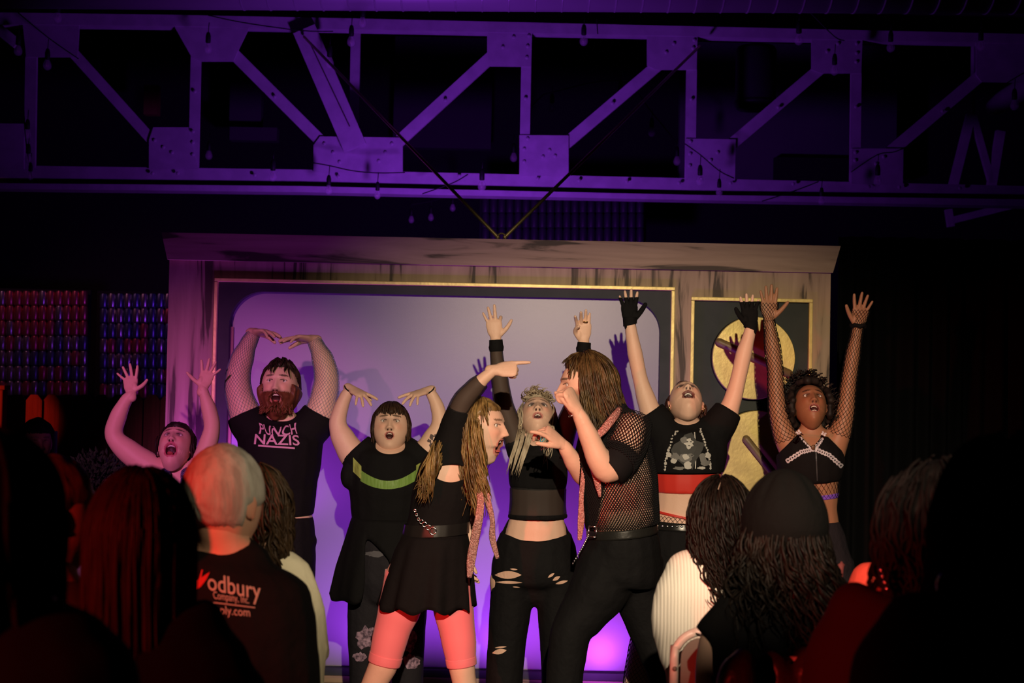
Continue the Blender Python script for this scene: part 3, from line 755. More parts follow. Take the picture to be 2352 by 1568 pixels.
def hand(wrist, d, n, thumb, L=0.18, spread=(-16, -4, 5, 18), curl=((8, 10, 6),) * 4, th=(48, 12, 8), width=1.0, tout=0.25, voxel=0.0032, wr=0.024):
    """wrist point, direction of the fingers, direction the palm faces, direction of the thumb side.
    spread, curl: index, middle, ring, little; th: thumb angle out of the hand, two bends"""
    d = Vector(d).normalized(); n = Vector(n); n = (n - d * d.dot(n)).normalized(); t = Vector(thumb); t = (t - d * d.dot(t) - n * n.dot(t)).normalized()
    g = G(); pl = L * 0.52; pw = L * 0.225 * width; wp = Vector(wrist)
    g.loft([wp - d * 0.02, wp + d * (pl * .12), wp + d * (pl * .45), wp + d * (pl * .82), wp + d * (pl * .98)], [wr, wr * 1.02, pw * .92, pw, pw * .92], [wr * .8, wr * .75, L * .085, L * .072, L * .055], ref=t, n=16)
    g.ell(wp + d * (pl * .4) + t * (pw * .55) + n * (L * .035), (L * .16, L * .085, L * .075), d, t, n)     # ball of the thumb
    bases = (0.74, 0.25, -0.25, -0.72); lens = (0.40, 0.445, 0.41, 0.32); rads = (0.050, 0.051, 0.048, 0.042)
    tips = []
    for i in range(4):
        a = math.radians(spread[i]); di = d * math.cos(a) - t * math.sin(a)
        p = wp + d * (pl * (0.93 if i in (1, 2) else 0.88)) + t * (pw * bases[i] * .92)
        ln = L * lens[i]; segs = (0.46, 0.30, 0.24); pts = [p - di * 0.012, p]; rr = [L * rads[i] * 1.05] * 2; ang = 0
        for k in range(3):
            ang += math.radians(curl[i][k]); dd = di * math.cos(ang) + n * math.sin(ang)
            p = p + dd * (ln * segs[k]); pts.append(p); rr.append(L * rads[i] * (1.0, .93, .78)[k])
        tips.append((p, dd, di)); g.loft(pts, rr, n=10, sub=3, ref=t)
    a = math.radians(th[0]); dt = (d * math.cos(a) + t * math.sin(a) + n * tout).normalized()
    p = wp + d * (pl * .22) + t * (pw * .55) + n * (L * .02); pts = [p]; rr = [L * .068]
    side = (-t * 0.5 + d * 0.2 + n * 0.6).normalized(); ang = 0
    for k, sg in enumerate((0.20, 0.17, 0.14)):
        if k: ang += math.radians(th[k])
        dd = (dt * math.cos(ang) + side * math.sin(ang)).normalized()
        p = p + dd * (L * sg); pts.append(p); rr.append(L * (0.063, .055, .043)[k])
    g.loft(pts, rr, n=10, sub=3, ref=n)
    r = remesh(g, voxel, 2, 0.4)
    r.tips = tips
    return r

def plimb(g, spec, Y, scale=1.0, ratio=1.0, cap='round', n=16, sub=4, capf=1.0):
    """limb or trunk from pixel rows: (px, py, half-width px, dY, depth ratio)"""
    pts, ra, rb = [], [], []
    for s in spec:
        dy = s[3] if len(s) > 3 else 0.0; q = s[4] if len(s) > 4 else ratio
        pts.append(P(s[0], s[1], Y + dy)); r = s[2] * M(Y + dy) * scale; ra.append(r); rb.append(r * q)
    return g.loft(pts, ra, rb, n=n, sub=sub, cap=cap, capf=capf)

def lock(g, pts, r0, r1=None, n=4, sub=2, flat=0.55):
    k = len(pts); rs = []
    for i in range(k):
        u = i / (k - 1); rs.append(r0 * (0.6 + 0.8 * u) if u < 0.4 else r0 * (0.92 + (0.12 - 0.92) * ((u - .4) / .6) ** 1.6))
    return g.loft(pts, rs, [x * flat for x in rs], n=n, sub=sub, cap='flat')

def hair_locks(h, n, az, el0, length, wave=0.01, freq=2.2, r=0.008, out=0.012, grav=(0, 0, -1), drape=100, seed=1, spreadout=0.0, steps=9, lenjit=0.2, keep=None):
    """locks that start on the scalp, follow the skull down, then hang.  az range (degrees, 0 = face, 180 = back), el0 start angle from the crown"""
    rnd = random.Random(seed); g = G(); gv = Vector(grav).normalized()
    for i in range(n):
        a = math.radians(rnd.uniform(*az)); e0 = rnd.uniform(*el0); L = length * (1 + rnd.uniform(-lenjit, lenjit)); ph = rnd.uniform(0, 6.28); fr = freq * rnd.uniform(.8, 1.2)
        o = out * rnd.uniform(.5, 1.25); pts = []; e = e0; p = None; trav = 0; st = L / steps; wv = wave * rnd.uniform(.5, 1.3)
        sd = Vector((math.cos(a), math.sin(a), 0))
        for k in range(steps + 1):
            if e < drape:
                t = math.radians(e); q = Vector((math.sin(t) * math.sin(a) * (0.080 + o), math.sin(t) * math.cos(a) * (0.102 + o), math.cos(t) * (0.117 + o)))
                p = h.w(q); e += math.degrees(st / (0.11 * h.s))
                base = p
            else:
                rad = (h.X * math.sin(a) + h.Y * math.cos(a))
                base = base + gv * st + rad * (spreadout * st)
            u = k / steps
            off = (h.X * math.cos(ph + fr * u * 6.28) + h.Y * math.sin(ph + fr * u * 6.28)) * (wv * u)
            pts.append(base + off)
        if keep is not None and not keep(pts): continue
        lock(g, pts, r * rnd.uniform(.7, 1.3))
    return g

def decal_pts(pts2, faces, fn, target, m, parent, name, off=0.003, thick=0.0):
    """flat shapes given in pixels laid on a garment along the line of sight"""
    g = G(); ok = True
    for p in pts2:
        px, py = fn(p); d = ray(px, py).normalized()
        hit, nr, idx, dist = target.ray_cast(CAM, d)
        if hit is None: hit = CAM + d * decal_pts.last
        else: decal_pts.last = dist
        g.v.append(tuple(hit - d * off))
    g.f = [tuple(f) for f in faces]
    return mk(name, g, m, parent, smooth=False)
decal_pts.last = 6.0
def text_mesh(body, size=1.0, extrude=0.0, bold=0.0, cuts=2, shear=0.0, spacing=1.0):
    cu = bpy.data.curves.new('tmp', 'FONT'); cu.body = body; cu.size = size; cu.offset = bold; cu.shear = shear; cu.space_character = spacing
    cu.resolution_u = 4
    o = bpy.data.objects.new('tmp', cu); COL.objects.link(o)
    dg = bpy.context.evaluated_depsgraph_get(); me = bpy.data.meshes.new_from_object(o.evaluated_get(dg))
    bm = bmesh.new(); bm.from_mesh(me); bmesh.ops.triangulate(bm, faces=bm.faces)
    if cuts: bmesh.ops.subdivide_edges(bm, edges=bm.edges[:], cuts=cuts, use_grid_fill=True)
    bm.verts.index_update()
    V = [(v.co.x, v.co.y) for v in bm.verts]; F = [tuple(v.index for v in f.verts) for f in bm.faces]
    bm.free(); bpy.data.objects.remove(o); bpy.data.curves.remove(cu); bpy.data.meshes.remove(me)
    xs = [v[0] for v in V]; ys = [v[1] for v in V]; x0, x1, y0, y1 = min(xs), max(xs), min(ys), max(ys)
    V = [((x - x0) / (x1 - x0), (y - y0) / (y1 - y0)) for x, y in V]
    return V, F

def net(name, rows, around, m, parent, strand=0.0022, wrap=True, twist=0.5):
    """open diamond netting: rows = list of rings (each a list of points); every other ring is turned by half a mesh"""
    g = G(); n = around; R = len(rows)
    for r in rows: g.v += [tuple(p) for p in r]
    for i in range(R - 2):
        for j in range(n):
            if i % 2 == 0: a, l, r_, b = (i, j), (i + 1, (j - 1) % n), (i + 1, j), (i + 2, j)
            else: a, l, r_, b = (i, j), (i + 1, j), (i + 1, (j + 1) % n), (i + 2, j)
            g.f.append(tuple(q[0] * n + q[1] for q in (a, l, b, r_)))
    o = mk(name, g, m, parent)
    wf = o.modifiers.new('strands', 'WIREFRAME'); wf.thickness = strand; wf.use_even_offset = False; wf.use_boundary = True
    return o
def tube_rings(spec, Y, around, rowlen, grow=0.003, ratio=1.0):
    """rings round a pixel-specified limb for netting"""
    pts = [P(s[0], s[1], Y + (s[3] if len(s) > 3 else 0)) for s in spec]
    ra = [s[2] * M(Y) + grow for s in spec]; rat = [s[4] if len(s) > 4 else ratio for s in spec]
    k = len(pts); L = [0]
    for i in range(k - 1): L.append(L[-1] + (pts[i + 1] - pts[i]).length)
    def at(s):
        i = max(0, min(k - 2, max(j for j in range(k) if L[j] <= s + 1e-9)))
        t = (s - L[i]) / (L[i + 1] - L[i]); p0 = pts[max(i - 1, 0)]; p1 = pts[i]; p2 = pts[i + 1]; p3 = pts[min(i + 2, k - 1)]
        q = 0.5 * ((2 * p1) + (p2 - p0) * t + (2 * p0 - 5 * p1 + 4 * p2 - p3) * t * t + (3 * p1 - p0 - 3 * p2 + p3) * t ** 3)
        u = t * t * (3 - 2 * t)
        return q, ra[i] + (ra[i + 1] - ra[i]) * u, rat[i] + (rat[i + 1] - rat[i]) * u
    N = max(3, int(L[-1] / rowlen)); rings = []
    for i in range(N + 1):
        s = L[-1] * i / N; p, r, q = at(s); e = at(min(L[-1], s + .004))[0] - at(max(0, s - .004))[0]; t = e.normalized()
        a = t.cross(YAX).normalized(); b = t.cross(a); ring = []
        for j in range(around):
            g_ = 2 * math.pi * (j + (0.5 if i % 2 else 0)) / around
            ring.append(p + a * (r * math.cos(g_)) + b * (r * q * math.sin(g_)))
        rings.append(ring)
    return rings
LIGHT = (0.74, 0.47, 0.36)
def person(px, Y, label):
    return empty('person', (P(px, 900, Y).x, Y, 0.0), label, 'person')
# ================================================================== the performers
m_black = mat('black_jersey', (0.0055, 0.005, 0.0058), 0.85, spec=0.15, bump=(14, 0.35, 0.02))
m_black2 = mat('black_denim', (0.0065, 0.006, 0.007), 0.8, spec=0.15, bump=(18, 0.4, 0.02))
m_grey_denim = mat('charcoal_denim', (0.016, 0.014, 0.019), 0.8, spec=.2, bump=(18, 0.4, 0.02))
m_shoe = mat('shoe_black', (0.012, 0.012, 0.012), 0.4)
m_silver = mat('silver', (0.75, 0.73, 0.72), 0.22, metal=1.0)
m_goldm = mat('gold_ring', (0.8, 0.6, 0.3), 0.25, metal=1.0)
def floor_py(px, Y):
    a, b = P(px, 1400, Y).z, P(px, 1800, Y).z
    return 1400 + 400 * a / (a - b)
def shoes(par, xs, Y, m=None, turn=0.0):
    for x in xs:
        c = P(x, floor_py(x, Y), Y); g = G()
        f = Vector((math.sin(turn), -math.cos(turn), 0))
        g.loft([c - f * 0.07 + Vector((0, 0, 0.045)), c + Vector((0, 0, 0.05)), c + f * 0.09 + Vector((0, 0, 0.036)), c + f * 0.16 + Vector((0, 0, 0.028))], [0.036, 0.042, 0.045, 0.034], [0.044, 0.050, 0.036, 0.027], ref=f.cross(Vector((0, 0, 1))), n=16)
        s = mk('shoe', remesh(g, 0.008, 2), m or m_shoe, par)
def build_body(par, g, skin, heads=(), hands=(), voxel=0.009, smooth=5):
    r = remesh(g, voxel, smooth); r.paint(skin)
    for h in heads: r.join(h.geo())
    for h in hands:
        q = G(); q.v = h.v; q.f = h.f; q.paint(skin); r.join(q)
    return mk('body', r, SKIN, par)
def neck(g, h, base, r0=0.052, r1=0.058):
    top = h.w((0, -0.02, -0.05)); g.loft([top, top.lerp(Vector(base), .5), Vector(base)], [r0, r0, r1], n=16)
def cloth(par, name, g, m, voxel=0.009, smooth=6, cuts=(), fn=None, thick=None):
    r = remesh(g, voxel, smooth)
    for pt, nr in cuts: r = cut(r, pt, nr)
    if fn: r = filt(r, fn)
    o = mk(name, r, m, par, thick=thick)
    return o, r
def project(p):
    """world point -> pixel, to choose faces of a garment while it is built"""
    d = Vector(p) - CAM; k = FPX / d.dot(_F)
    return 1176 + d.dot(_R) * k, 784 - d.dot(_U) * k
def grow(g, amt):
    V = np.array(g.v); N = np.zeros_like(V)
    F4 = [f for f in g.f if len(f) == 4]; F3 = [f for f in g.f if len(f) == 3]
    for Fs in (F4, F3):
        if not Fs: continue
        A = np.array(Fs); n = np.cross(V[A[:, 1]] - V[A[:, 0]], V[A[:, 2]] - V[A[:, 0]])
        for k in range(A.shape[1]): np.add.at(N, A[:, k], n)
    N /= np.linalg.norm(N, axis=1, keepdims=True) + 1e-12
    c = V.mean(axis=0)
    if np.sum(np.einsum('ij,ij->i', N, V - c)) < 0: N = -N
    o = G(); o.v = [tuple(x) for x in (V + N * amt).tolist()]; o.f = g.f
    return o
def skirt(spec, Y, flutes=9, amp=0.06, n=120, sub=6, ph=0.0):
    g = G(); rows = []
    for i in range(len(spec) - 1):
        for j in range(sub): 
            t = j / sub; rows.append([a + (b - a) * t for a, b in zip(spec[i], spec[i + 1])])
    rows.append(list(spec[-1])); R = len(rows)
    for i, (px, py, hw, rat) in enumerate(rows):
        u = i / (R - 1); c = P(px, py, Y); r = hw * M(Y)
        for j in range(n):
            t = 2 * math.pi * j / n; k = 1 + amp * u * math.sin(flutes * t + ph) + amp * .5 * u * math.sin(flutes * 1.7 * t + 1)
            g.v.append((c.x + r * k * math.cos(t), c.y + r * rat * k * math.sin(t), c.z + 0.012 * u * math.sin(flutes * t + 2)))
    for i in range(R - 1):
        for j in range(n): g.f.append((i * n + j, i * n + (j + 1) % n, (i + 1) * n + (j + 1) % n, (i + 1) * n + j))
    return g
def rings_on(par, hd, which, m, R=0.0115):
    for i, u in which:
        tip, dd, di = hd.tips[i]; c = tip - di * u
        g = G()
        a = di.orthogonal().normalized(); b = di.cross(a)
        pts = [c + (a * math.cos(t) + b * math.sin(t)) * R for t in [2 * math.pi * k / 12 for k in range(13)]]
        g.tube(pts, 0.0022, n=5); mk('finger_ring', g, m, par)
def earring(par, h, sg, m, r=0.011):
    c = h.w((sg * 0.080, 0.0, -0.046)); pts = [c + (h.Y * math.cos(t) + h.Z * math.sin(t)) * r for t in [2 * math.pi * k / 14 for k in range(15)]]
    mk('earring', G().tube(pts, 0.0022, n=5), m, par)

# ---------------------------------------------------------------- 1: woman at the far left, arms up
Y = 6.6
p = person(404, Y, 'dark-haired performer in a sequinned top with both arms up at far left')
h = Head(P(404, 1024, Y), (0, -math.cos(.66), math.sin(.66)), (0, 0, 1), 0.93, LIGHT, lips=(0.5, 0.10, 0.14), mouth=(0.026, 0.042), lid=(0.25, 0.12, 0.13), wide=1.05)
g = G()
aL = [(372, 1088, 32), (340, 1068, 31), (300, 1040, 28), (262, 1002, 21), (270, 960, 20), (288, 922, 15), (301, 906, 12)]
aR = [(440, 1092, 30), (462, 1066, 27), (478, 1020, 22), (487, 980, 19), (480, 940, 18), (470, 908, 13), (466, 893, 12)]
plimb(g, aL, Y); plimb(g, aR, Y)
plimb(g, [(403, 1085, 45), (403, 1120, 58), (403, 1180, 54), (403, 1240, 58), (403, 1290, 66)], Y, ratio=0.68)
neck(g, h, P(402, 1098, Y + 0.02), 0.05, 0.062)
fy = floor_py(400, Y)
for x in (376, 432): plimb(g, [(x, 1330, 36), (x - 2, 1430, 32), (x, 1520, 24), (x, 1600, 23), (x, fy - 18, 13)], Y)
hL = hand(P(301, 905, Y), (-.16, .35, 1), (0, -1, .3), (1, 0, 0), 0.155, (-14, 3, 20, 44), th=(72, 14, 10)); hR = hand(P(466, 893, Y), (.2, .3, 1), (0, -1, .25), (-1, 0, 0), 0.155, (-16, 2, 18, 44), th=(66, 10, 8))
build_body(p, g, LIGHT, [h], [hL, hR]); h.eyes(p); h.teeth(p)
mh = hair_mat('hair_black_brown', (0.012, 0.008, 0.008), (0.03, 0.018, 0.014))
mk('hair', h.shell(lambda x, y, z: sst(-0.005, 0.012, z - 0.055 + 0.75 * np.clip(-y + 0.035, 0, 1) * 1.1), 0.014, 0.008, 45).join(hair_locks(h, 60, (70, 290), (20, 80), 0.26, 0.015, 2, 0.006, 0.014, (0, .15, -1), seed=3)).join(hair_locks(h, 16, (-40, 40), (25, 34), 0.05, 0.006, 1, 0.004, 0.006, seed=5, steps=5)), mh, p)
g = G(); plimb(g, [(403, 1112, 56), (403, 1140, 60), (403, 1190, 57), (403, 1240, 61), (403, 1320, 76)], Y, ratio=0.72, cap='flat')
g.loft([P(428, 1082, Y - 0.06), P(430, 1100, Y - 0.10), P(428, 1125, Y - 0.115)], 0.034, 0.02, n=10); g.loft([P(380, 1082, Y - 0.06), P(378, 1100, Y - 0.10), P(380, 1125, Y - 0.115)], 0.03, 0.02, n=10)
m_seq = mat('dark_sequins', (0.02, 0.02, 0.05), 0.3, metal=0.5, noise=(140, (0.25, 0.25, 0.6), 1), bump=(170, 0.8, 0.01))
cloth(p, 'sequin_top', g, m_seq)
g = G()
plimb(g, [(403, 1300, 74), (403, 1345, 74), (403, 1365, 45)], Y, ratio=.72)
for x in (378, 430): plimb(g, [(x, 1325, 42), (x - 2, 1430, 36), (x, 1520, 30), (x, fy - 26, 24)], Y, cap='flat')
cloth(p, 'trousers', g, m_black2); shoes(p, (376, 432), Y); earring(p, h, 1, m_silver)

# ---------------------------------------------------------------- 2: bearded man, hands curved over his head
Y = 6.8
p = person(640, Y, 'bearded performer in a black printed tee with fishnet sleeves, hands over head')
h = Head(P(643, 889, Y), (-.03, -math.cos(.24), math.sin(.24)), (0, 0, 1), 1.06, LIGHT, lips=(0.45, 0.16, 0.13), brow=(0.05, 0.03, 0.02), mouth=(0.022, 0.026), beard=(0.11, 0.032, 0.016), wide=1.06)
g = G()
aL = [(590, 1000, 40), (566, 958, 36), (549, 905, 30), (547, 862, 27), (556, 825, 25), (570, 790, 18), (583, 766, 14)]
aR = [(708, 1000, 40), (732, 960, 36), (746, 905, 30), (750, 866, 27), (742, 828, 24), (729, 797, 17), (720, 781, 14)]
plimb(g, aL, Y); plimb(g, aR, Y)
plimb(g, [(645, 968, 44), (645, 1000, 86), (643, 1060, 88), (641, 1130, 80), (640, 1180, 78), (640, 1225, 76)], Y, ratio=0.7)
neck(g, h, P(645, 985, Y + 0.03), 0.064, 0.075)
hL = hand(P(583, 763, Y), (.74, -.55, .02), (.1, -.3, -1), (.5, .8, 0), 0.185, (-6, -2, 3, 8), ((14, 8, 6), (10, 8, 6), (14, 12, 8), (22, 16, 10)), th=(28, 20, 10), wr=0.028)
hR = hand(P(720, 779, Y), (-.80, -.5, .06), (-.1, -.3, -1), (-.5, .8, 0), 0.185, (-6, -2, 3, 8), ((14, 8, 6), (10, 8, 6), (14, 12, 8), (24, 16, 10)), th=(28, 20, 10), wr=0.028)
fy = floor_py(640, Y)
for x in (605, 678): plimb(g, [(x, 1270, 38), (x, 1380, 34), (x, 1480, 26), (x, 1560, 24), (x, fy - 20, 16)], Y)
build_body(p, g, LIGHT, [h], [hL, hR]); h.eyes(p, look=(0, .6)); h.teeth(p, tongue=True)
mhb = hair_mat('hair_dark_brown', (0.016, 0.009, 0.006), (0.035, 0.02, 0.012))
mk('hair', h.shell(lambda x, y, z: np.clip(sst(0.0, 0.012, z - 0.072 + 0.9 * np.clip(0.055 - y, 0, 1) + 0.25 * np.clip(np.abs(x) - 0.05, 0, 1)) * sst(-0.06, -0.045, z + 0.0 * x) * np.where((y > 0.0) & (z < 0.02), sst(0.01, -0.02, y), 1), 0, 1), 0.016, 0.008, 38).join(hair_locks(h, 26, (-60, 50), (10, 42), 0.07, 0.008, 1, 0.006, 0.016, seed=9, steps=5)), mhb, p)
bd = h.shell(lambda x, y, z: np.clip(sst(-0.036, -0.055, z) + sst(0.060, 0.068, np.abs(x)) * sst(0.01, -0.02, z), 0, 1) * sst(-0.05, -0.02, y) * np.where((x / 0.026) ** 2 + ((z + 0.074) / 0.025) ** 2 < 1.15, 0, 1) * np.where((np.abs(x) < 0.012) & (z > -0.045), 0, 1), 0.022, 0.009, 42)
bd.join(hair_locks(h, 0, (0, 1), (1, 2), .1))
rnd = random.Random(4)
for i in range(150):
    a = rnd.uniform(-1.25, 1.25); zz = rnd.uniform(-0.115, -0.075) if rnd.random() < .6 else rnd.uniform(-0.08, -0.03)
    if zz > -0.08 and abs(a) < .55: continue
    r_ = 0.062 + 0.02 * math.cos(a); q = Vector((r_ * math.sin(a) * .95, 0.072 * math.cos(a) + 0.01, zz)); d = Vector((math.sin(a) * .5, math.cos(a) * .5, -1)).normalized()
    lock(bd, [h.w(q), h.w(q + d * 0.014), h.w(q + d * 0.030 + Vector((rnd.uniform(-.006, .006), rnd.uniform(-.006, .006), 0)))], 0.006, n=5, sub=2)
mk('beard', bd, hair_mat('beard_auburn', (0.085, 0.024, 0.012), (0.16, 0.05, 0.025)), p)
g = G()
plimb(g, [(645, 952, 34), (645, 968, 46), (645, 986, 80), (644, 1015, 98), (643, 1060, 95), (641, 1120, 86), (640, 1185, 80)], Y, ratio=0.76, cap='flat')
g.loft([P(600, 995, Y), P(575, 975, Y), P(561, 948, Y)], [0.10, 0.095, 0.087], [0.1, 0.09, 0.08], n=18, cap='flat'); g.loft([P(695, 995, Y), P(720, 975, Y), P(736, 948, Y)], [0.10, 0.095, 0.087], [0.1, 0.09, 0.08], n=18, cap='flat')
o, sh = cloth(p, 'tshirt', g, m_black, cuts=[(P(640, 1184, Y), (0.07, 0, -1))], fn=lambda c: not ((c[1] < Y) and (lambda q: ((q[0] - 645) / 40) ** 2 + ((q[1] - 946) / 23) ** 2 < 1)(project(c))), thick=0.003)
T = bvh(sh); m_pink = mat('pink_print', (0.62, 0.30, 0.46), 0.7)
V, F = text_mesh('PUNCH', bold=0.012, cuts=2)
decal_pts(V, F, lambda q: (594 + 88 * q[0] + 3 * math.sin(q[0] * 9 + 3 * q[1]), 996 - (20 + 6 * abs(q[0] - .5) * 2) * q[1] + 4 * math.sin(q[0] * 3.1416)), T, m_pink, p, 'printed_letters', 0.004)
V, F = text_mesh('NAZIS', bold=0.014, cuts=2)
decal_pts(V, F, lambda q: (586 + 100 * q[0] + (6 - 6 * q[1]) * (q[0] - .5), 1020 - 24 * q[1] + 3 * q[0]), T, m_pink, p, 'printed_letters', 0.004)
decal_pts([(i / 10, j) for i in range(11) for j in (0, 1)], [(2 * i, 2 * i + 2, 2 * i + 3, 2 * i + 1) for i in range(10)], lambda q: (593 + 84 * q[0], 1021 + 4 * q[1] + 6 * q[0]), T, m_pink, p, 'printed_line', 0.004)
m_blue_net = mat('blue_fishnet', (0.16, 0.22, 0.34), 0.6)
net('fishnet_sleeve', tube_rings(aL[1:], Y, 26, 0.0100, 0.003), 26, m_blue_net, p, 0.0015); net('fishnet_sleeve', tube_rings(aR[1:], Y, 26, 0.0100, 0.003), 26, m_blue_net, p, 0.0015)
g = G(); plimb(g, [(640, 1186, 80), (640, 1225, 84), (640, 1290, 86), (640, 1315, 50)], Y, ratio=0.78, cap='flat')
plimb(g, [(603, 1270, 46), (602, 1380, 42), (603, 1480, 36), (605, fy - 22, 32)], Y, cap='flat'); plimb(g, [(680, 1270, 46), (681, 1380, 42), (680, 1480, 36), (678, fy - 22, 32)], Y, cap='flat'); g.ell(P(718, 1243, Y), (0.022, 0.05, 0.03))
cloth(p, 'trousers', g, m_black2); shoes(p, (605, 678), Y)

# ---------------------------------------------------------------- 3: performer with the green stripe
Y = 6.6
p = person(893, Y, 'brown mullet-haired performer in a black tee with green chest stripe, wrists bent overhead')
h = Head(P(898, 983, Y), (.02, -math.cos(.34), math.sin(.34)), (0, 0, 1), 0.96, LIGHT, lips=(0.48, 0.14, 0.13), mouth=(0.018, 0.016), lid=(0.42, 0.26, 0.22), wide=1.14, jaw=1.7)
g = G()
aL = [(845, 1075, 40), (814, 1047, 34), (789, 1008, 28), (776, 975, 21), (781, 945, 18), (793, 912, 15), (804, 893, 12)]
aR = [(945, 1075, 40), (974, 1045, 33), (994, 1010, 26), (1010, 975, 20), (1006, 940, 17), (995, 912, 14), (985, 897, 12)]
plimb(g, aL, Y); plimb(g, aR, Y)
plimb(g, [(896, 1022, 38), (895, 1045, 76), (893, 1100, 84), (893, 1160, 80), (893, 1230, 82), (892, 1260, 80)], Y, ratio=0.72)
neck(g, h, P(897, 1040, Y + 0.02), 0.052, 0.060)
hL = hand(P(805, 892, Y), (.62, -.5, -.28), (-.1, .3, -1), (.75, .1, .6), 0.165, (-16, 6, 26, 46), ((4, 4, 4), (14, 10, 8), (20, 12, 8), (26, 14, 8)), th=(28, 10, 5))
hR = hand(P(984, 896, Y), (-.66, -.5, -.22), (.1, .3, -1), (-.75, .1, .6), 0.165, (-16, 6, 26, 46), ((4, 4, 4), (14, 10, 8), (20, 12, 8), (26, 14, 8)), th=(28, 10, 5))
fy = floor_py(893, Y)
for x in (845, 933): plimb(g, [(x, 1340, 46), (x, 1450, 38), (x, 1540, 30), (x, fy - 18, 18)], Y)
build_body(p, g, LIGHT, [h], [hL, hR]); h.eyes(p); h.teeth(p, tongue=False)
mhm = hair_mat('hair_mullet_brown', (0.022, 0.011, 0.007), (0.055, 0.028, 0.016))
hr = h.shell(lambda x, y, z: sst(0.0, 0.012, z - 0.052 + 0.9 * np.clip(0.045 - y, 0, 1) + 0.12 * np.clip(np.abs(x) - 0.05, 0, 1)) * np.where((y > 0.01) & (z < 0.0) , 0, 1), 0.013, 0.005, 45)
hr.join(hair_locks(h, 90, (-58, 58), (4, 22), 0.125, 0.003, 1, 0.0065, 0.010, seed=11, steps=7, lenjit=.1, drape=64)).join(hair_locks(h, 70, (62, 118), (8, 40), 0.19, 0.006, 1.2, 0.0065, 0.010, seed=12, lenjit=.3)).join(hair_locks(h, 70, (-118, -62), (8, 40), 0.19, 0.006, 1.2, 0.0065, 0.010, seed=13, lenjit=.3)).join(hair_locks(h, 70, (118, 242), (8, 60), 0.28, 0.01, 1.2, 0.007, 0.010, (0, .1, -1), seed=14))
mk('hair', hr, mhm, p)
g = G()
plimb(g, [(896, 1010, 36), (896, 1026, 54), (895, 1045, 84), (893, 1080, 91), (893, 1115, 92), (893, 1155, 88), (893, 1200, 84), (893, 1235, 88)], Y, ratio=0.8, cap='flat')
g.loft([P(850, 1062, Y), P(832, 1048, Y), P(815, 1030, Y)], [0.085, 0.09, 0.088], [0.085, 0.085, 0.08], n=18, cap='flat'); g.loft([P(940, 1062, Y), P(960, 1048, Y), P(976, 1030, Y)], [0.085, 0.09, 0.085], [0.085, 0.085, 0.08], n=18, cap='flat')
g.ell(P(800, 1092, Y - 0.03), (0.035, 0.06, 0.06))
o, sh = cloth(p, 'tshirt', g, m_black, fn=lambda c: not ((c[1] < Y) and (lambda q: ((q[0] - 897) / 36) ** 2 + ((q[1] - 1022) / 22) ** 2 < 1)(project(c))), thick=0.003)
T = bvh(sh); n = 28
def band(y0f, y1f, x0, x1, m_, nm):
    decal_pts([(i / n, j / 3) for i in range(n + 1) for j in range(4)], [(4 * i + j, 4 * i + 4 + j, 4 * i + 5 + j, 4 * i + 1 + j) for i in range(n) for j in range(3)], lambda q: (x0 + (x1 - x0) * q[0], y0f(q[0]) + (y1f(q[0]) - y0f(q[0])) * q[1]), T, m_, p, nm, 0.004)
m_gr = mat('green_satin', (0.17, 0.30, 0.06), 0.45, sheen=0.2, bump=(30, 0.6, 0.02, (1, 1, 0.25))); m_gr2 = mat('lime_satin', (0.34, 0.40, 0.10), 0.45, bump=(30, 0.5, 0.02, (1, 1, .25)))
up = lambda u: 1068 + 38 * (1 - (2 * u - 1) ** 2) ** 1.2 - (4 * u); lo = lambda u: 1088 + 38 * (1 - (2 * u - 1) ** 2) ** .8 - 6 * u
band(lambda u: up(.10 + .80 * u), lambda u: lo(.10 + .80 * u), 828, 960, m_gr, 'green_stripe')
band(lambda u: 1050 + 20 * u, lambda u: 1083 + 18 * u, 811, 830, m_gr2, 'lime_patch'); band(lambda u: 1068 - 10 * u, lambda u: 1098 - 12 * u, 956, 974, m_gr2, 'lime_patch')
sk = skirt([(893, 1188, 84, .85), (893, 1240, 98, .85), (890, 1300, 112, .85), (890, 1374, 126, .85)], Y, 8, 0.05)
sk = filt(sk, lambda c: not (c[1] < Y and (lambda q: q[1] > 1228 and 838 < q[0] < 838 + 62 * min(1, (q[1] - 1228) / 60))(project(c))))
mk('tied_overshirt', sk, m_black, p, thick=0.004)
g = G(); plimb(g, [(893, 1230, 84), (892, 1290, 92), (892, 1330, 92)], Y, ratio=0.8)
plimb(g, [(850, 1320, 52), (845, 1400, 47), (842, 1460, 44), (840, 1540, 38), (840, fy - 20, 34)], Y, cap='flat'); plimb(g, [(935, 1320, 52), (934, 1400, 47), (934, 1460, 43), (936, 1540, 37), (936, fy - 20, 34)], Y, cap='flat')
o, sh = cloth(p, 'jeans', g, m_grey_denim); T = bvh(sh)
m_lace = mat('lace_patch', (0.40, 0.26, 0.36), 0.8, noise=(55, (0.08, 0.05, 0.08), 3)); rnd = random.Random(2)
def blob(cx, cy, rx, ry, m_, nm, par, T_, jag=.25, nn=22):
    pts = [(0, 0)] + [((1 + rnd.uniform(-jag, jag)) * math.cos(2 * math.pi * i / nn), (1 + rnd.uniform(-jag, jag)) * math.sin(2 * math.pi * i / nn)) for i in range(nn)]
    pts += [(x * .5, y * .5) for x, y in pts[1:]]
    F = [(0, nn + 1 + i, nn + 1 + (i + 1) % nn) for i in range(nn)] + [(nn + 1 + i, 1 + i, 1 + (i + 1) % nn, nn + 1 + (i + 1) % nn) for i in range(nn)]
    decal_pts(pts, F, lambda q: (cx + rx * q[0], cy + ry * q[1]), T_, m_, par, nm, 0.004 + 0.00012 * (blob.n % 60)); blob.n += 1
blob.n = 0
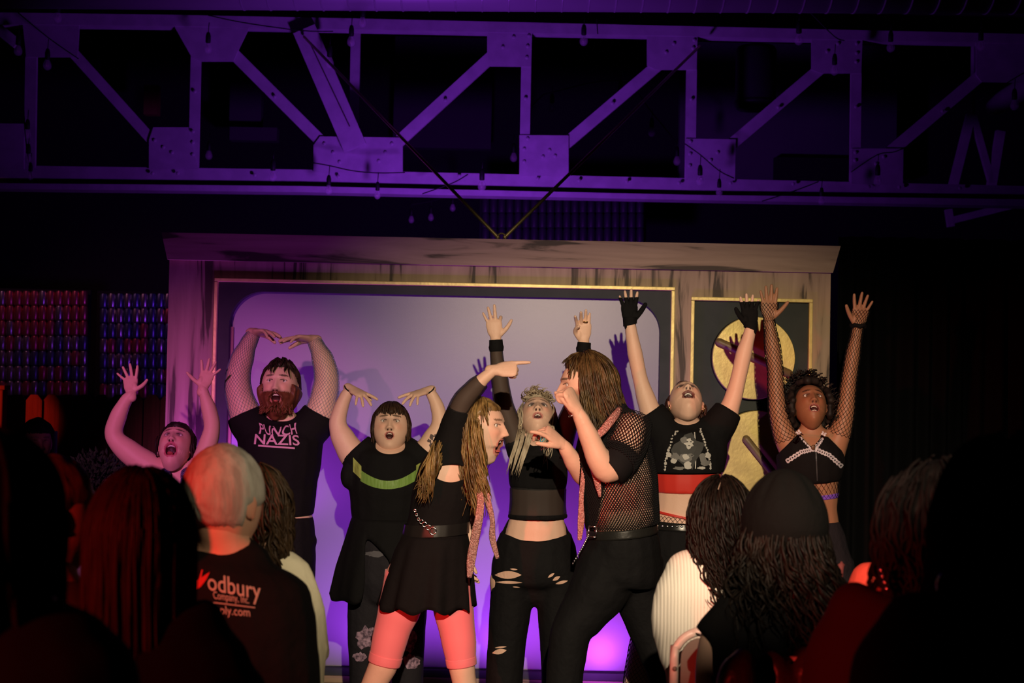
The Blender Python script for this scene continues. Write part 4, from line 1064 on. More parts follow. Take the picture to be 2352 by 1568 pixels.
blob(842, 1464, 26, 24, m_lace, 'knee_patch', p, T); blob(826, 1508, 14, 10, m_lace, 'knee_patch', p, T); blob(938, 1470, 18, 26, m_lace, 'knee_patch', p, T); blob(944, 1520, 20, 18, m_lace, 'knee_patch', p, T)
blob(862, 1272, 22, 7, mat('denim_fade', (0.10, 0.095, 0.11), 0.8), 'faded_pocket', p, T)
for (x, y, Yv, d_) in ((804, 893, Y, 1), (985, 897, Y, -1)):
    c = P(x, y, Yv); ax_ = Vector((.5 * d_, -.3, .7)).normalized(); a = ax_.orthogonal().normalized(); b = ax_.cross(a)
    mk('hair_tie', G().tube([c + (a * math.cos(t) + b * math.sin(t)) * 0.029 for t in [2 * math.pi * k / 14 for k in range(15)]], 0.003, n=6), m_black, p)
arm_r = G(); plimb(arm_r, aR, Y); T = bvh(arm_r); m_ink = mat('tattoo_ink', (0.09, 0.06, 0.06), 0.6)
for (x, y, rx, ry) in ((992, 1004, 5, 7), (986, 1012, 4, 4), (998, 1014, 4, 5), (990, 1022, 3, 5), (1000, 1000, 3, 3)): blob(x, y, rx, ry, m_ink, 'tattoo', p, T, .5, 12)
shoes(p, (840, 936), Y)

# ---------------------------------------------------------------- 5: midriff performer in ripped black jeans (behind the quarrel)
Y = 6.3
p = person(1232, Y, 'platinum-haired performer with bare midriff and ripped black jeans, face to the ceiling')
h = Head(P(1234, 962, Y), (0, -math.cos(.80), math.sin(.80)), (0, 0, 1), 0.94, LIGHT, lips=(0.5, 0.17, 0.15), brow=(0.14, 0.09, 0.06), mouth=(0.019, 0.014), lid=(0.12, 0.09, 0.10))
g = G()
aL = [(1208, 1055, 30), (1190, 1020, 27), (1172, 975, 23), (1156, 925, 20), (1148, 872, 18), (1141, 820, 14), (1139, 782, 12)]
aR = [(1268, 1055, 30), (1286, 1020, 27), (1302, 975, 23), (1320, 925, 20), (1330, 872, 18), (1338, 820, 14), (1342, 788, 12)]
plimb(g, aL, Y); plimb(g, aR, Y)
plimb(g, [(1238, 1030, 40), (1237, 1060, 62), (1236, 1110, 62), (1235, 1160, 60), (1233, 1190, 63), (1232, 1220, 70), (1230, 1250, 76), (1230, 1275, 76)], Y, ratio=0.62)
neck(g, h, P(1238, 1040, Y + 0.03), 0.05, 0.062)
hL = hand(P(1139, 780, Y), (-.14, .05, 1), (0, 1, .1), (1, 0, 0), 0.165, (-18, -2, 8, 20), ((40, 50, 30), (2, 2, 2), (4, 4, 2), (6, 4, 2)), th=(52, 14, 10), tout=-.1)
hR = hand(P(1341, 786, Y), (-.06, -.15, 1), (0, -1, .1), (-1, 0, 0), 0.165, (-14, -2, 4, 6), ((34, 14, 8), (30, 10, 6), (12, 8, 4), (4, 2, 2)), th=(30, 46, 30))
fy = floor_py(1230, Y)
for x in (1168, 1285): plimb(g, [(x, 1330, 44), (x, 1430, 36), (x, 1530, 28), (x, fy - 20, 16)], Y)
build_body(p, g, LIGHT, [h], [hL, hR]); h.eyes(p); h.teeth(p, tongue=False)
rings_on(p, hL, [(2, .045)], m_silver, .0095); rings_on(p, hR, [(2, .05)], m_goldm, .0095)
mpl = hair_mat('hair_platinum', (0.34, 0.27, 0.19), (0.52, 0.44, 0.33), 0.4)
hr = h.shell(lambda x, y, z: sst(0.0, 0.012, z - 0.064 + 0.9 * np.clip(0.03 - y, 0, 1)), 0.010, 0.010, 60).join(hair_locks(h, 90, (-75, 75), (6, 40), 0.060, 0.016, 1.2, 0.0045, 0.018, (0, -.2, .1), drape=48, seed=24, steps=8))
hr.join(hair_locks(h, 80, (80, 280), (20, 80), 0.30, 0.02, 1.6, 0.006, 0.014, (0, .12, -1), seed=21)).join(hair_locks(h, 18, (55, 95), (50, 90), 0.20, 0.012, 1.5, 0.004, 0.010, (.05, -.1, -1), seed=22)).join(hair_locks(h, 16, (-95, -55), (50, 85), 0.24, 0.012, 1.5, 0.004, 0.010, (-.22, -.45, -1), seed=23))
for i in range(16):
    x = 1190 + random.uniform(-14, 26); lock(hr, [P(x + 14, 985, Y - 0.05), P(x + 6, 1020, Y - 0.12), P(x - 4, 1050, Y - 0.15), P(x - 14 + random.uniform(-6, 6), 1085 + random.uniform(-15, 12), Y - 0.16)], 0.005, n=5)
mk('hair', hr, mpl, p)
m_sheer = mat('sheer_black', (0.012, 0.010, 0.011), 0.7, alpha=0.80)
g = G(); plimb(g, [(1238, 1038, 40), (1237, 1056, 66), (1236, 1090, 69), (1236, 1122, 65)], Y, ratio=0.76, cap='flat')
g.loft([P(1212, 1060, Y), P(1196, 1035, Y), P(1186, 1008, Y)], [0.068, 0.063, 0.055], n=16, cap='flat'); g.loft([P(1264, 1060, Y), P(1280, 1035, Y), P(1290, 1008, Y)], [0.068, 0.063, 0.055], n=16, cap='flat')
g.loft([P(1238, 1042, Y - 0.005), P(1238, 1026, Y)], [0.075, 0.066], n=18, cap='flat')
cloth(p, 'crop_top', g, m_black)
g = G(); plimb(g, [(1236, 1116, 66), (1235, 1150, 65), (1235, 1188, 68)], Y, ratio=0.76, cap='flat'); r = remesh(g, .009, 3)
mk('sheer_panel', filt(r, lambda c: -0.001 < 1 and 1118 < project(c)[1] < 1186), m_sheer, p)
g = G(); plimb(g, [(1235, 1180, 68.5), (1235, 1190, 68.5)], Y, ratio=0.78, cap='flat'); cloth(p, 'hem_band', g, m_black, 0.006, 2)
for a_ in (aL, aR):
    g = G(); plimb(g, a_[1:], Y, 1.12, cap='flat'); mk('sheer_sleeve', g, mat('sheer_sleeve', (0.012, 0.010, 0.011), 0.7, alpha=0.72), p)
    e = a_[-1]; f_ = a_[-2]; g = G(); plimb(g, [(e[0] + .65 * (f_[0] - e[0]), e[1] + .65 * (f_[1] - e[1]), 16), (e[0] + .4 * (f_[0] - e[0]), e[1] + .4 * (f_[1] - e[1]), 17.5), (e[0] + .22 * (f_[0] - e[0]), e[1] + .22 * (f_[1] - e[1]), 16), (e[0], e[1] - 2, 15.5)], Y, cap='flat'); mk('cuff', g, m_black, p)
g = G(); plimb(g, [(1231, 1222, 80), (1230, 1260, 93), (1230, 1300, 101), (1230, 1330, 96), (1230, 1350, 60)], Y, ratio=0.7)
plimb(g, [(1183, 1310, 54), (1172, 1400, 47), (1164, 1480, 43), (1158, 1568, 42), (1158, fy - 20, 42)], Y, cap='flat'); plimb(g, [(1280, 1310, 54), (1283, 1400, 48), (1286, 1480, 45), (1290, 1568, 45), (1292, fy - 20, 44)], Y, cap='flat')
r = remesh(g, .009, 6); r = filt(r, lambda c: (lambda q: q[1] > 1244 - 22 * ((q[0] - 1232) / 78) ** 2)(project(c)) or c[1] > Y + .03)
mk('ripped_jeans', r, m_black2, p, thick=0.004); T = bvh(r)
m_skinlet = mat('skin_in_rip', LIGHT, 0.55)
def slit(cx, cy, w_, h_, ang, par, T_, m_=None):
    c_, s_ = math.cos(ang), math.sin(ang); N_ = 8
    pts = [(u * w_ * c_ - v * h_ * (1 - u * u) * s_, u * w_ * s_ + v * h_ * (1 - u * u) * c_) for u in [-1 + 2 * i / N_ for i in range(N_ + 1)] for v in (-1, 1)]
    decal_pts(pts, [(2 * i, 2 * i + 2, 2 * i + 3, 2 * i + 1) for i in range(N_)], lambda q: (cx + q[0], cy + q[1]), T_, m_ or m_skinlet, par, 'rip', 0.005)
slit(1167, 1320, 31, 9, .0, p, T); slit(1169, 1337, 31, 3.2, .02, p, T); slit(1180, 1307, 9, 2, .1, p, T); slit(1186, 1348, 9, 1.4, .1, p, T); slit(1266, 1321, 9, 3, -.6, p, T); slit(1278, 1328, 10, 4, -.5, p, T); slit(1290, 1337, 15, 3.5, -.25, p, T); slit(1147, 1496, 17, 6, -.2, p, T); slit(1150, 1486, 14, 2, -.1, p, T)
nb = P(1231, 1207, Y); T = None
shoes(p, (1158, 1292), Y); earring(p, h, 1, m_goldm)
# ---------------------------------------------------------------- 4: blonde performer pointing, in profile
Y = 5.7
p = person(1000, Y, 'long-haired performer in black dress and pink leggings pointing a finger, mouth wide open')
h = Head(P(1106, 982, Y), (1, -.40, .02), (.06, 0, 1), 0.97, LIGHT, lips=(0.62, 0.20, 0.17), brow=(0.10, 0.055, 0.03), mouth=(0.026, 0.044), nose=1.15)
g = G()
aF = [(1022, 1085, 40, .02), (1032, 1035, 36, .0), (1045, 980, 29, -.02), (1060, 928, 23, -.04), (1088, 893, 20, -.05), (1112, 868, 15, -.06), (1135, 850, 12.5, -.06)]
aN = [(1075, 1070, 32, .12), (1085, 1140, 27, .2), (1082, 1200, 22, .2), (1080, 1260, 15, .16)]
plimb(g, aF, Y); plimb(g, aN, Y)
plimb(g, [(1068, 1025, 30), (1048, 1050, 52), (1030, 1090, 64), (1018, 1140, 66), (1008, 1190, 62), (1000, 1240, 66), (990, 1300, 74)], Y, ratio=0.85)
neck(g, h, P(1062, 1045, Y), 0.052, 0.062)
hp = hand(P(1135, 850, Y - .06), (1, -.12, .10), (.0, .85, -.45), (.05, -.45, .9), 0.165, (-2, 0, 2, 4), ((6, 4, 2), (78, 95, 60), (80, 95, 60), (80, 95, 60)), th=(20, 40, 40))
hn = hand(P(1079, 1262, Y + .16), (-.05, -.1, -1), (1, 0, 0), (.2, -1, 0), 0.16, (-4, 0, 3, 6), ((25, 25, 15),) * 4, th=(25, 15, 10))
fy = floor_py(1000, Y)
lL = [(938, 1320, 52), (920, 1390, 47), (900, 1450, 39), (883, 1520, 34), (862, 1565, 30), (845, 1620, 31), (825, 1720, 22), (815, fy - 22, 17)]
lR = [(1030, 1320, 50), (1040, 1390, 44), (1052, 1460, 38), (1060, 1525, 31), (1067, 1570, 28), (1078, 1630, 29), (1090, 1720, 21), (1095, fy - 22, 16)]
plimb(g, lL, Y); plimb(g, lR, Y)
build_body(p, g, LIGHT, [h], [hp, hn]); h.eyes(p, iris=(.08, .07, .04)); h.teeth(p)
mbl = hair_mat('hair_honey_blonde', (0.10, 0.055, 0.018), (0.30, 0.19, 0.065), 0.42, 0.35)
hr = h.shell(lambda x, y, z: sst(0.0, 0.012, z - 0.066 + 0.9 * np.clip(0.04 - y, 0, 1)) * np.where((y > -.0) & (z < .03), 0, 1), 0.012, 0.005, 45)
rnd = random.Random(31)
hr.join(hair_locks(h, 340, (84, 150), (6, 60), 0.33, 0.016, 1.3, 0.0038, 0.014, (-.02, -.04, -1), seed=31, lenjit=.15)).join(hair_locks(h, 160, (150, 270), (10, 70), 0.30, 0.02, 1.3, 0.0045, 0.012, (-.05, 0, -1), seed=32)).join(hair_locks(h, 12, (50, 72), (4, 14), 0.13, 0.006, 1, 0.006, 0.010, (.1, -.1, -1), seed=33, drape=75, steps=8))
for i in range(130):      # long curls falling in front of the shoulder
    x = rnd.uniform(1078, 1118); ph = rnd.uniform(0, 6.28); e = rnd.uniform(1120, 1190); y0 = rnd.uniform(955, 1060); x -= .12 * (1060 - y0) * (1 if x > 1098 else 0); pts = []
    for k in range(10):
        u = k / 9; yy = y0 + (e - y0) * u; pts.append(P(x + 6 * math.sin(ph + u * 7) * (.4 + u) + 18 * u * (0.4 if i % 3 else -.5), yy, Y - .12 - .02 * math.cos(ph + u * 7) - .02 * u))
    lock(hr, pts, 0.0045)
for i in range(80):      # the curls on the far shoulder
    x = rnd.uniform(990, 1016); ph = rnd.uniform(0, 6.28); e = rnd.uniform(1105, 1158); y0 = rnd.uniform(1010, 1070); pts = []
    for k in range(10):
        u = k / 9; yy = y0 + (e - y0) * u; pts.append(P(x - 30 * u + 10 * math.sin(ph + u * 5) * u, yy, Y - .15 - .03 * u - .015 * math.cos(ph + u * 5)))
    lock(hr, pts, 0.0042)
mk('hair', hr, mbl, p)
g = G(); plimb(g, [(1062, 1035, 38), (1046, 1058, 60), (1030, 1090, 70), (1018, 1140, 72), (1008, 1190, 69), (1000, 1236, 72)], Y, ratio=0.9, cap='flat')
plimb(g, [(1030, 1092, 52, .0), (1034, 1040, 46, -.01), (1045, 985, 36, -.02), (1057, 940, 29, -.04)], Y, cap='flat')
o, sh = cloth(p, 'dress_bodice', g, m_black, fn=lambda c: not (c[1] < Y - .02 and (lambda q: ((q[0] - 1036) / 42) ** 2 + ((q[1] - 1086) / 21) ** 2 < 1)(project(c))), thick=0.003)
g = G(); plimb(g, aF[2:5] + [(1106, 876, 17, -.06)], Y, 1.16, cap='flat'); mk('sheer_sleeve', g, MATS['sheer_sleeve'], p)
gt = skirt([(1000, 1228, 74, .95), (993, 1265, 86, .95), (985, 1330, 98, .9), (978, 1392, 108, .85)], Y, 9, 0.055, ph=.6)
mk('skirt', gt, m_black, p, thick=0.004)
m_pinkleg = mat('pink_leggings', (0.95, 0.22, 0.26), 0.55, sheen=0.15)
for l in (lL, lR):
    g = G(); plimb(g, [(q[0], q[1], q[2] + 2.5) for q in l[:4]], Y, cap='flat'); mk('legging', g, m_pinkleg, p)
    a, b = l[3], l[2]; g = G(); plimb(g, [(a[0] + .24 * (b[0] - a[0]), a[1] + .24 * (b[1] - a[1]), a[2] + 4.6), (a[0] + .1 * (b[0] - a[0]), a[1] + .1 * (b[1] - a[1]), a[2] + 4.6), (a[0] - .05 * (b[0] - a[0]), a[1] - .05 * (b[1] - a[1]), a[2] + 3.6)], Y, cap='flat'); mk('legging_hem', g, m_pinkleg, p)
m_seqp = mat('pink_sequins', (0.62, 0.24, 0.22), 0.28, metal=0.45, noise=(150, (0.85, 0.42, 0.40), 1), bump=(170, 0.9, 0.012))
def ribbon(par, pts, w_, name, m_, turn=0.0, th=0.004):
    g = G(); g.loft([P(*q) for q in pts], [x for x in w_], [th] * len(pts), n=10, sub=4, cap='flat'); mk(name, g, m_, par)
ribbon(p, [(1098, 1120, Y - .13), (1104, 1146, Y - .17), (1101, 1185, Y - .20), (1092, 1230, Y - .19), (1083, 1280, Y - .18), (1078, 1326, Y - .18)], [.012, .014, .016, .018, .018, .010], 'sequin_scarf', m_seqp)
ribbon(p, [(1116, 1120, Y - .12), (1122, 1155, Y - .15), (1131, 1195, Y - .16), (1131, 1235, Y - .15), (1143, 1282, Y - .15)], [.010, .012, .010, .013, .008], 'sequin_scarf', m_seqp)
g = G(); path = [(953, 1172), (957, 1182), (961, 1192), (968, 1198), (975, 1204), (984, 1211), (994, 1219)]
belt = G(); plimb(belt, [(1008, 1185, 72), (1000, 1236, 76)], Y, ratio=.92); T = bvh(belt)
for i, (x, y) in enumerate(path):
    d = ray(x, y).normalized(); hit = T.ray_cast(CAM, d)[0] or P(x, y, Y - .2)
    r_ = (0.005, 0.005, 0.005, 0.008, 0.009, 0.010, 0.014)[i]; c = hit - d * .006
    pts = [c + Vector((math.cos(t) * r_, 0, math.sin(t) * r_)) for t in [2 * math.pi * k / 10 for k in range(11)]]; mk('belt_link', G().tube(pts, 0.0026, n=5), m_silver, p)
mk('belt', cut(cut(grow(remesh(belt, .01, 3), .002), P(1000, 1226, Y), (.06, 0, -1)), P(1000, 1200, Y), (-.06, 0, 1)), mat('belt_black', (.012, .012, .012), .35), p)
shoes(p, (815, 1095), Y, turn=.6)

# ---------------------------------------------------------------- 6: long-haired man in a mesh top, in profile
p = person(1430, Y, 'brown-haired performer in a black mesh top and black jeans, fist raised to his mouth')
h = Head(P(1346, 888, Y), (-1, -.12, -.06), (-.12, 0, 1), 1.04, LIGHT, lips=(0.48, 0.18, 0.14), brow=(0.06, 0.035, 0.02), mouth=(0.017, 0.012), nose=1.25, beard=(0.30, 0.16, 0.10))
g = G()
aN = [(1448, 985, 40, -.13), (1432, 1030, 38, -.18), (1400, 1078, 32, -.22), (1378, 1060, 29, -.24), (1355, 1008, 24, -.25), (1338, 968, 19, -.26), (1328, 948, 16, -.26)]
aF = [(1375, 1005, 34, .14), (1352, 1060, 30, .10), (1345, 1092, 27, .04), (1322, 1066, 23, -.02), (1304, 1038, 18, -.05), (1294, 1022, 15, -.06)]
plimb(g, aN, Y); plimb(g, aF, Y)
tor = [(1392, 950, 40, 0, 1.0), (1402, 985, 66, 0, 1.25), (1412, 1040, 78, 0, 1.3), (1420, 1100, 80, 0, 1.25), (1424, 1160, 78, 0, 1.2), (1428, 1215, 78, 0, 1.15), (1428, 1250, 80, 0, 1.1)]
plimb(g, tor, Y)
neck(g, h, P(1385, 965, Y), 0.062, 0.07)
hn = hand(P(1328, 948, Y - .26), (-.42, -.1, .85), (-.75, .5, -.2), (-.55, .1, .5), 0.185, (-2, 0, 2, 4), ((70, 95, 60), (76, 95, 60), (80, 95, 60), (82, 95, 60)), th=(8, 20, 20), wr=.029)
hf = hand(P(1294, 1022, Y - .06), (-.75, -.35, .62), (-.3, .5, -.6), (-.4, -.5, .6), 0.18, (-10, 0, 4, 8), ((10, 14, 10), (46, 50, 30), (56, 60, 30), (60, 60, 30)), th=(30, 20, 10), wr=.027)
fy = floor_py(1430, Y)
build_body(p, g, LIGHT, [h], [hn, hf]); h.eyes(p)
rings_on(p, hf, [(1, .05), (2, .05), (3, .04)], m_silver, .012); rings_on(p, hf, [(0, .06)], mat('turquoise', (.05, .35, .45), .3), .012); rings_on(p, hn, [(1, .06)], m_silver, .012)
mbr = hair_mat('hair_chestnut', (0.035, 0.018, 0.008), (0.14, 0.08, 0.03), 0.42, 0.3)
hr = h.shell(lambda x, y, z: sst(0.0, 0.012, z - 0.070 + 0.9 * np.clip(0.05 - y, 0, 1)) * np.where((y > .0) & (z < .035), 0, 1), 0.016, 0.006, 40)
hr.join(hair_locks(h, 480, (-170, -72), (3, 55), 0.27, 0.011, 1.1, 0.0036, 0.020, (.12, -.06, -1), seed=41, spreadout=.15)).join(hair_locks(h, 260, (120, 250), (6, 70), 0.23, 0.014, 1.2, 0.0042, 0.022, (.10, 0, -1), seed=42, spreadout=.2)).join(hair_locks(h, 26, (-72, -40), (2, 16), 0.11, 0.008, 1, 0.006, 0.014, (-.1, -.1, -1), seed=43, drape=66, steps=7)).join(hair_locks(h, 20, (-10, 60), (2, 20), 0.06, 0.008, 1, 0.005, 0.016, (-.6, 0, .2), seed=44, drape=50, steps=5))
mk('hair', hr, mbr, p)
m_net = mat('black_mesh_knit', (0.008, 0.0075, 0.009), 0.8, spec=.15)
ntor = [(1380, 940, 34, 0, 1.2), (1392, 958, 52, 0, 1.35), (1402, 985, 71, 0, 1.38), (1412, 1040, 84, 0, 1.36), (1420, 1100, 87, 0, 1.3), (1426, 1160, 84, 0, 1.28), (1430, 1205, 82, 0, 1.22)]
net('mesh_top', tube_rings(ntor, Y, 84, 0.0078, 0.004), 84, m_net, p, 0.0046)
net('mesh_sleeve', tube_rings([(1450, 968, 44, -.10), (1440, 1010, 46, -.15), (1424, 1045, 45, -.18), (1412, 1064, 42, -.21)], Y, 40, 0.0078, 0.006), 40, m_net, p, 0.0046)
g = G(); plimb(g, [(1428, 1042, 46, -.18), (1412, 1068, 43, -.21), (1400, 1080, 40, -.22)], Y, cap='flat'); mk('sleeve_cuff', g, m_net, p)
g = G(); plimb(g, [(1370, 1010, 42, .14), (1352, 1062, 37, .10), (1347, 1084, 34, .06)], Y, cap='flat'); mk('sleeve', g, m_net, p)
# black panel down the front of the top
fr = G(); plimb(fr, [(q[0], q[1], q[2] * 1.025, 0, q[4]) for q in ntor], Y); fr = remesh(fr, .01, 4)
mk('front_panel', filt(fr, lambda c: (lambda q: q[0] < 1352 + .30 * max(0, q[1] - 1000) - .55 * max(0, q[1] - 1120) and q[1] > 965)(project(c))), m_black, p, thick=.003)
g = G(); plimb(g, [(1428, 1208, 82, 0, 1.2), (1430, 1228, 83, 0, 1.2)], Y, cap='flat'); mk('leather_belt', g, mat('belt_leather', (0.016, 0.015, 0.014), 0.4, bump=(40, .3, .005)), p)
c = P(1363, 1221, Y - .1); g = G()
T = bvh(g); hit = T.ray_cast(CAM, ray(1363, 1221).normalized())[0] if len(g.v) else None
c = P(1361, 1221, Y - .12)
for a, b in (((-.014, -.02), (.014, -.02)), ((.014, -.02), (.014, .02)), ((.014, .02), (-.014, .02)), ((-.014, .02), (-.014, -.02))):
    g.tube([c + Vector((a[0], a[0] * -.6, a[1])), c + Vector((b[0], b[0] * -.6, b[1]))], .003)
mk('buckle', g, m_silver, p)
g = G(); plimb(g, [(1429, 1225, 82, 0, 1.18), (1430, 1260, 88, 0, 1.12), (1428, 1310, 92, 0, 1.05), (1425, 1340, 84, 0, 1.0)], Y, cap='flat')
plimb(g, [(1405, 1290, 78, -.02), (1378, 1350, 70, -.04), (1338, 1410, 56, -.06), (1312, 1450, 47, -.08), (1302, 1510, 45, -.08), (1296, 1568, 43, -.08), (1292, fy - 24, 42, -.08)], Y, cap='flat')
plimb(g, [(1455, 1290, 70, .03), (1468, 1360, 60, .05), (1490, 1430, 53, .06), (1512, 1490, 48, .06), (1538, 1568, 44, .05), (1590, fy - 24, 42, .05)], Y, cap='flat')
cloth(p, 'jeans', g, m_black2)
body_legs = None
ribbon(p, [(1425, 938, Y - .13), (1408, 960, Y - .20), (1388, 985, Y - .24), (1368, 1010, Y - .25), (1360, 1060, Y - .22), (1372, 1105, Y - .19), (1378, 1140, Y - .18)], [.012, .016, .016, .012, .012, .014, .006], 'sequin_scarf', m_seqp, th=.007)
ribbon(p, [(1345, 1040, Y - .05), (1338, 1110, Y - .10), (1335, 1150, Y - .12), (1335, 1195, Y - .12), (1331, 1240, Y - .12)], [.010, .010, .010, .014, .008], 'sequin_scarf', m_seqp)
pts = [P(1352 - 22 * u - 14 * u * u, 1228 + 66 * u - 14 * u * (1 - u), Y - .14) for u in [i / 14 for i in range(15)]]
for i in range(0, 15): 
    c = pts[i]; mk('chain_link', G().ell(c, (.0035, .003, .006), n=8, m=5), m_silver, p)
mk('pocket_rivet', G().ell(P(1472, 1251, Y - .135), (.005, .004, .005), n=10, m=6), m_silver, p)
earring(p, h, -1, m_silver, .013); shoes(p, (1292, 1590), Y, turn=-.9)

# ---------------------------------------------------------------- 7: performer in cropped tee over a red band
Y = 6.5
p = person(1578, Y, 'performer in cropped black tee over a red bandeau, black fingerless gloves raised')
h = Head(P(1575, 926, Y), (0, -math.cos(1.06), math.sin(1.06)), (0, 0, 1), 0.98, LIGHT, lips=(0.16, 0.03, 0.03), mouth=(0.023, 0.022), lid=(0.10, 0.05, 0.05))
g = G()
aL = [(1530, 1010, 40), (1505, 972, 31), (1487, 925, 23), (1470, 868, 17.5), (1459, 814, 18), (1451, 770, 15), (1447, 742, 13)]
aR = [(1635, 1005, 40), (1664, 962, 28), (1682, 920, 21), (1696, 868, 18.5), (1708, 814, 19), (1719, 775, 15), (1724, 752, 13)]
plimb(g, aL, Y); plimb(g, aR, Y)
plimb(g, [(1578, 985, 45), (1578, 1010, 72), (1578, 1060, 75), (1578, 1110, 73), (1577, 1150, 71), (1573, 1190, 72), (1570, 1225, 78), (1570, 1245, 76)], Y, ratio=0.68)
neck(g, h, P(1577, 992, Y + 0.02), 0.050, 0.062)
dl = Vector((-.05, .12, 1)); dr = Vector((-.06, .12, 1))
hL = hand(P(1447, 742, Y), dl, (0, -1, .1), (1, 0, 0), 0.165, (-12, -2, 8, 20), ((4, 6, 4),) * 4, th=(44, 8, 6)); hR = hand(P(1724, 752, Y), dr, (0, -1, .1), (-1, 0, 0), 0.165, (-12, -2, 8, 20), ((4, 6, 4),) * 4, th=(40, 8, 6))
fy = floor_py(1570, Y)
lL = [(1540, 1270, 50), (1518, 1380, 46), (1488, 1470, 37), (1472, 1530, 33), (1462, 1600, 33), (1450, fy - 20, 17)]; lR = [(1610, 1270, 50), (1618, 1380, 46), (1626, 1470, 36), (1630, 1530, 32), (1632, 1600, 32), (1635, fy - 20, 17)]
plimb(g, lL, Y); plimb(g, lR, Y)
build_body(p, g, LIGHT, [h], [hL, hR]); h.eyes(p); h.teeth(p, tongue=False)
mk('hair', h.shell(lambda x, y, z: sst(0.0, 0.012, z - 0.075 + 0.8 * np.clip(0.01 - y, 0, 1)) * np.where((y > -.03) & (z < 0.02), 0, 1), 0.010, 0.006, 45).join(hair_locks(h, 60, (95, 265), (40, 90), 0.12, 0.012, 1.5, 0.006, 0.012, seed=51)), hair_mat('hair_dark_auburn', (0.03, 0.010, 0.008), (0.07, 0.025, 0.018)), p)
for hd, wp, d_, e in ((hL, P(1447, 742, Y), dl, aL), (hR, P(1724, 752, Y), dr, aR)):
    d_ = d_.normalized(); q = grow(hd, .0028)
    gl = cut(q, wp + d_ * .118, d_); mk('fingerless_glove', gl, m_black, p)
    a, b = e[-1], e[-2]; g = G(); plimb(g, [(b[0] * .15 + a[0] * .85, b[1] * .15 + a[1] * .85 , 16.5), (a[0], a[1], 16), (a[0], a[1] - 14, 17)], Y, cap='flat'); mk('glove_cuff', g, m_black, p)
g = G(); plimb(g, [(1579, 964, 32), (1580, 980, 44), (1580, 998, 74), (1579, 1035, 86), (1578, 1075, 86), (1578, 1090, 84)], Y, ratio=0.80, cap='flat')
plimb(g, [(1545, 1020, 48), (1518, 985, 43), (1492, 946, 36)], Y, cap='flat'); plimb(g, [(1615, 1018, 48), (1648, 980, 40), (1674, 940, 33)], Y, cap='flat')
g.ell(P(1640, 1035, Y), (.06, .09, .12)); g.ell(P(1520, 1035, Y), (.06, .09, .12))
o, sh = cloth(p, 'cropped_tshirt', g, m_black, cuts=[(P(1578, 1083, Y), (.03, 0, -1))], thick=.003, fn=lambda c: not (c[1] < Y + .02 and (lambda q: ((q[0] - 1577) / 32) ** 2 + ((q[1] - 962) / 14) ** 2 < 1)(project(c))))
T = bvh(sh); rnd = random.Random(8)
m_pr1 = mat('print_white', (0.50, 0.48, 0.45), 0.7); m_pr2 = mat('print_grey', (0.17, 0.165, 0.16), 0.7); m_pr3 = mat('print_dark', (0.05, 0.05, 0.05), 0.7)
def chain(pts, m_, n_, r_):
    for i in range(n_):
        u = i / (n_ - 1) * (len(pts) - 1); k = min(int(u), len(pts) - 2); t = u - k
        blob(pts[k][0] + (pts[k + 1][0] - pts[k][0]) * t + rnd.uniform(-1.5, 1.5), pts[k][1] + (pts[k + 1][1] - pts[k][1]) * t, r_ * rnd.uniform(.6, 1.3), r_ * rnd.uniform(.7, 1.4), m_, 'shirt_print', p, T, .45, 9)
chain([(1556, 990), (1546, 1000), (1540, 1022), (1533, 1040), (1529, 1058), (1526, 1078)], m_pr1, 16, 2.6); chain([(1608, 985), (1614, 1002), (1620, 1022), (1626, 1040), (1633, 1062), (1632, 1074)], m_pr1, 16, 2.6)
for x, y, rx, ry, m_ in ((1581, 1034, 34, 36, m_pr3), (1583, 1018, 10, 11, m_pr1), (1570, 1010, 9, 7, m_pr2), (1576, 1050, 17, 10, m_pr2), (1575, 1049, 9, 6, m_pr1), (1580, 1068, 8, 10, m_pr1), (1551, 1048, 11, 9, m_pr2), (1547, 1058, 7, 6, m_pr1), (1615, 1050, 9, 12, m_pr2), (1620, 1062, 10, 8, m_pr2), (1536, 1044, 6, 6, m_pr1), (1626, 1046, 7, 7, m_pr1), (1612, 1074, 9, 4, m_pr1), (1560, 1075, 12, 4, m_pr2)):
    decal_off = 0.0045
    blob(x, y, rx, ry, m_, 'shirt_print', p, T, .3, 14)
for (x, y, rx, ry) in ((1579, 1014, 2, 1.3), (1587, 1014, 2, 1.3), (1583, 1023, 3, 1)): blob(x, y, rx, ry, MATS['print_dark'], 'shirt_print', p, T, .1, 8)
decal_pts([(i / 12, j) for i in range(13) for j in (0, 1)], [(2 * i, 2 * i + 2, 2 * i + 3, 2 * i + 1) for i in range(12)], lambda q: (1594 + 8 * q[0] - 6 * q[0] * q[0] + 2.5 * q[1], 992 + 84 * q[0]), T, m_pr1, p, 'shirt_print', .006)
m_red = mat('red_stretch', (0.60, 0.030, 0.020), 0.5, sheen=.1)
g = G(); plimb(g, [(1578, 1062, 80), (1578, 1100, 79), (1578, 1131, 76)], Y, ratio=.72, cap='flat'); cloth(p, 'red_bandeau', g, m_red, .008, 3)
g = G(); plimb(g, [(1572, 1183, 73.5), (1571, 1188, 74)], Y, ratio=.72, cap='flat'); mk('red_waist_string', g, m_red, p)
net('fishnet_waist', tube_rings([(1572, 1184, 73, 0, .70), (1571, 1204, 76, 0, .70)], Y, 44, .0085, .004), 44, m_black, p, .0018)
g = G(); plimb(g, [(1571, 1198, 79), (1570, 1216, 82)], Y, ratio=.74, cap='flat'); mk('studded_belt', g, mat('belt_patent', (.012, .012, .012), .2, spec=.6), p)
bt = bvh(g)
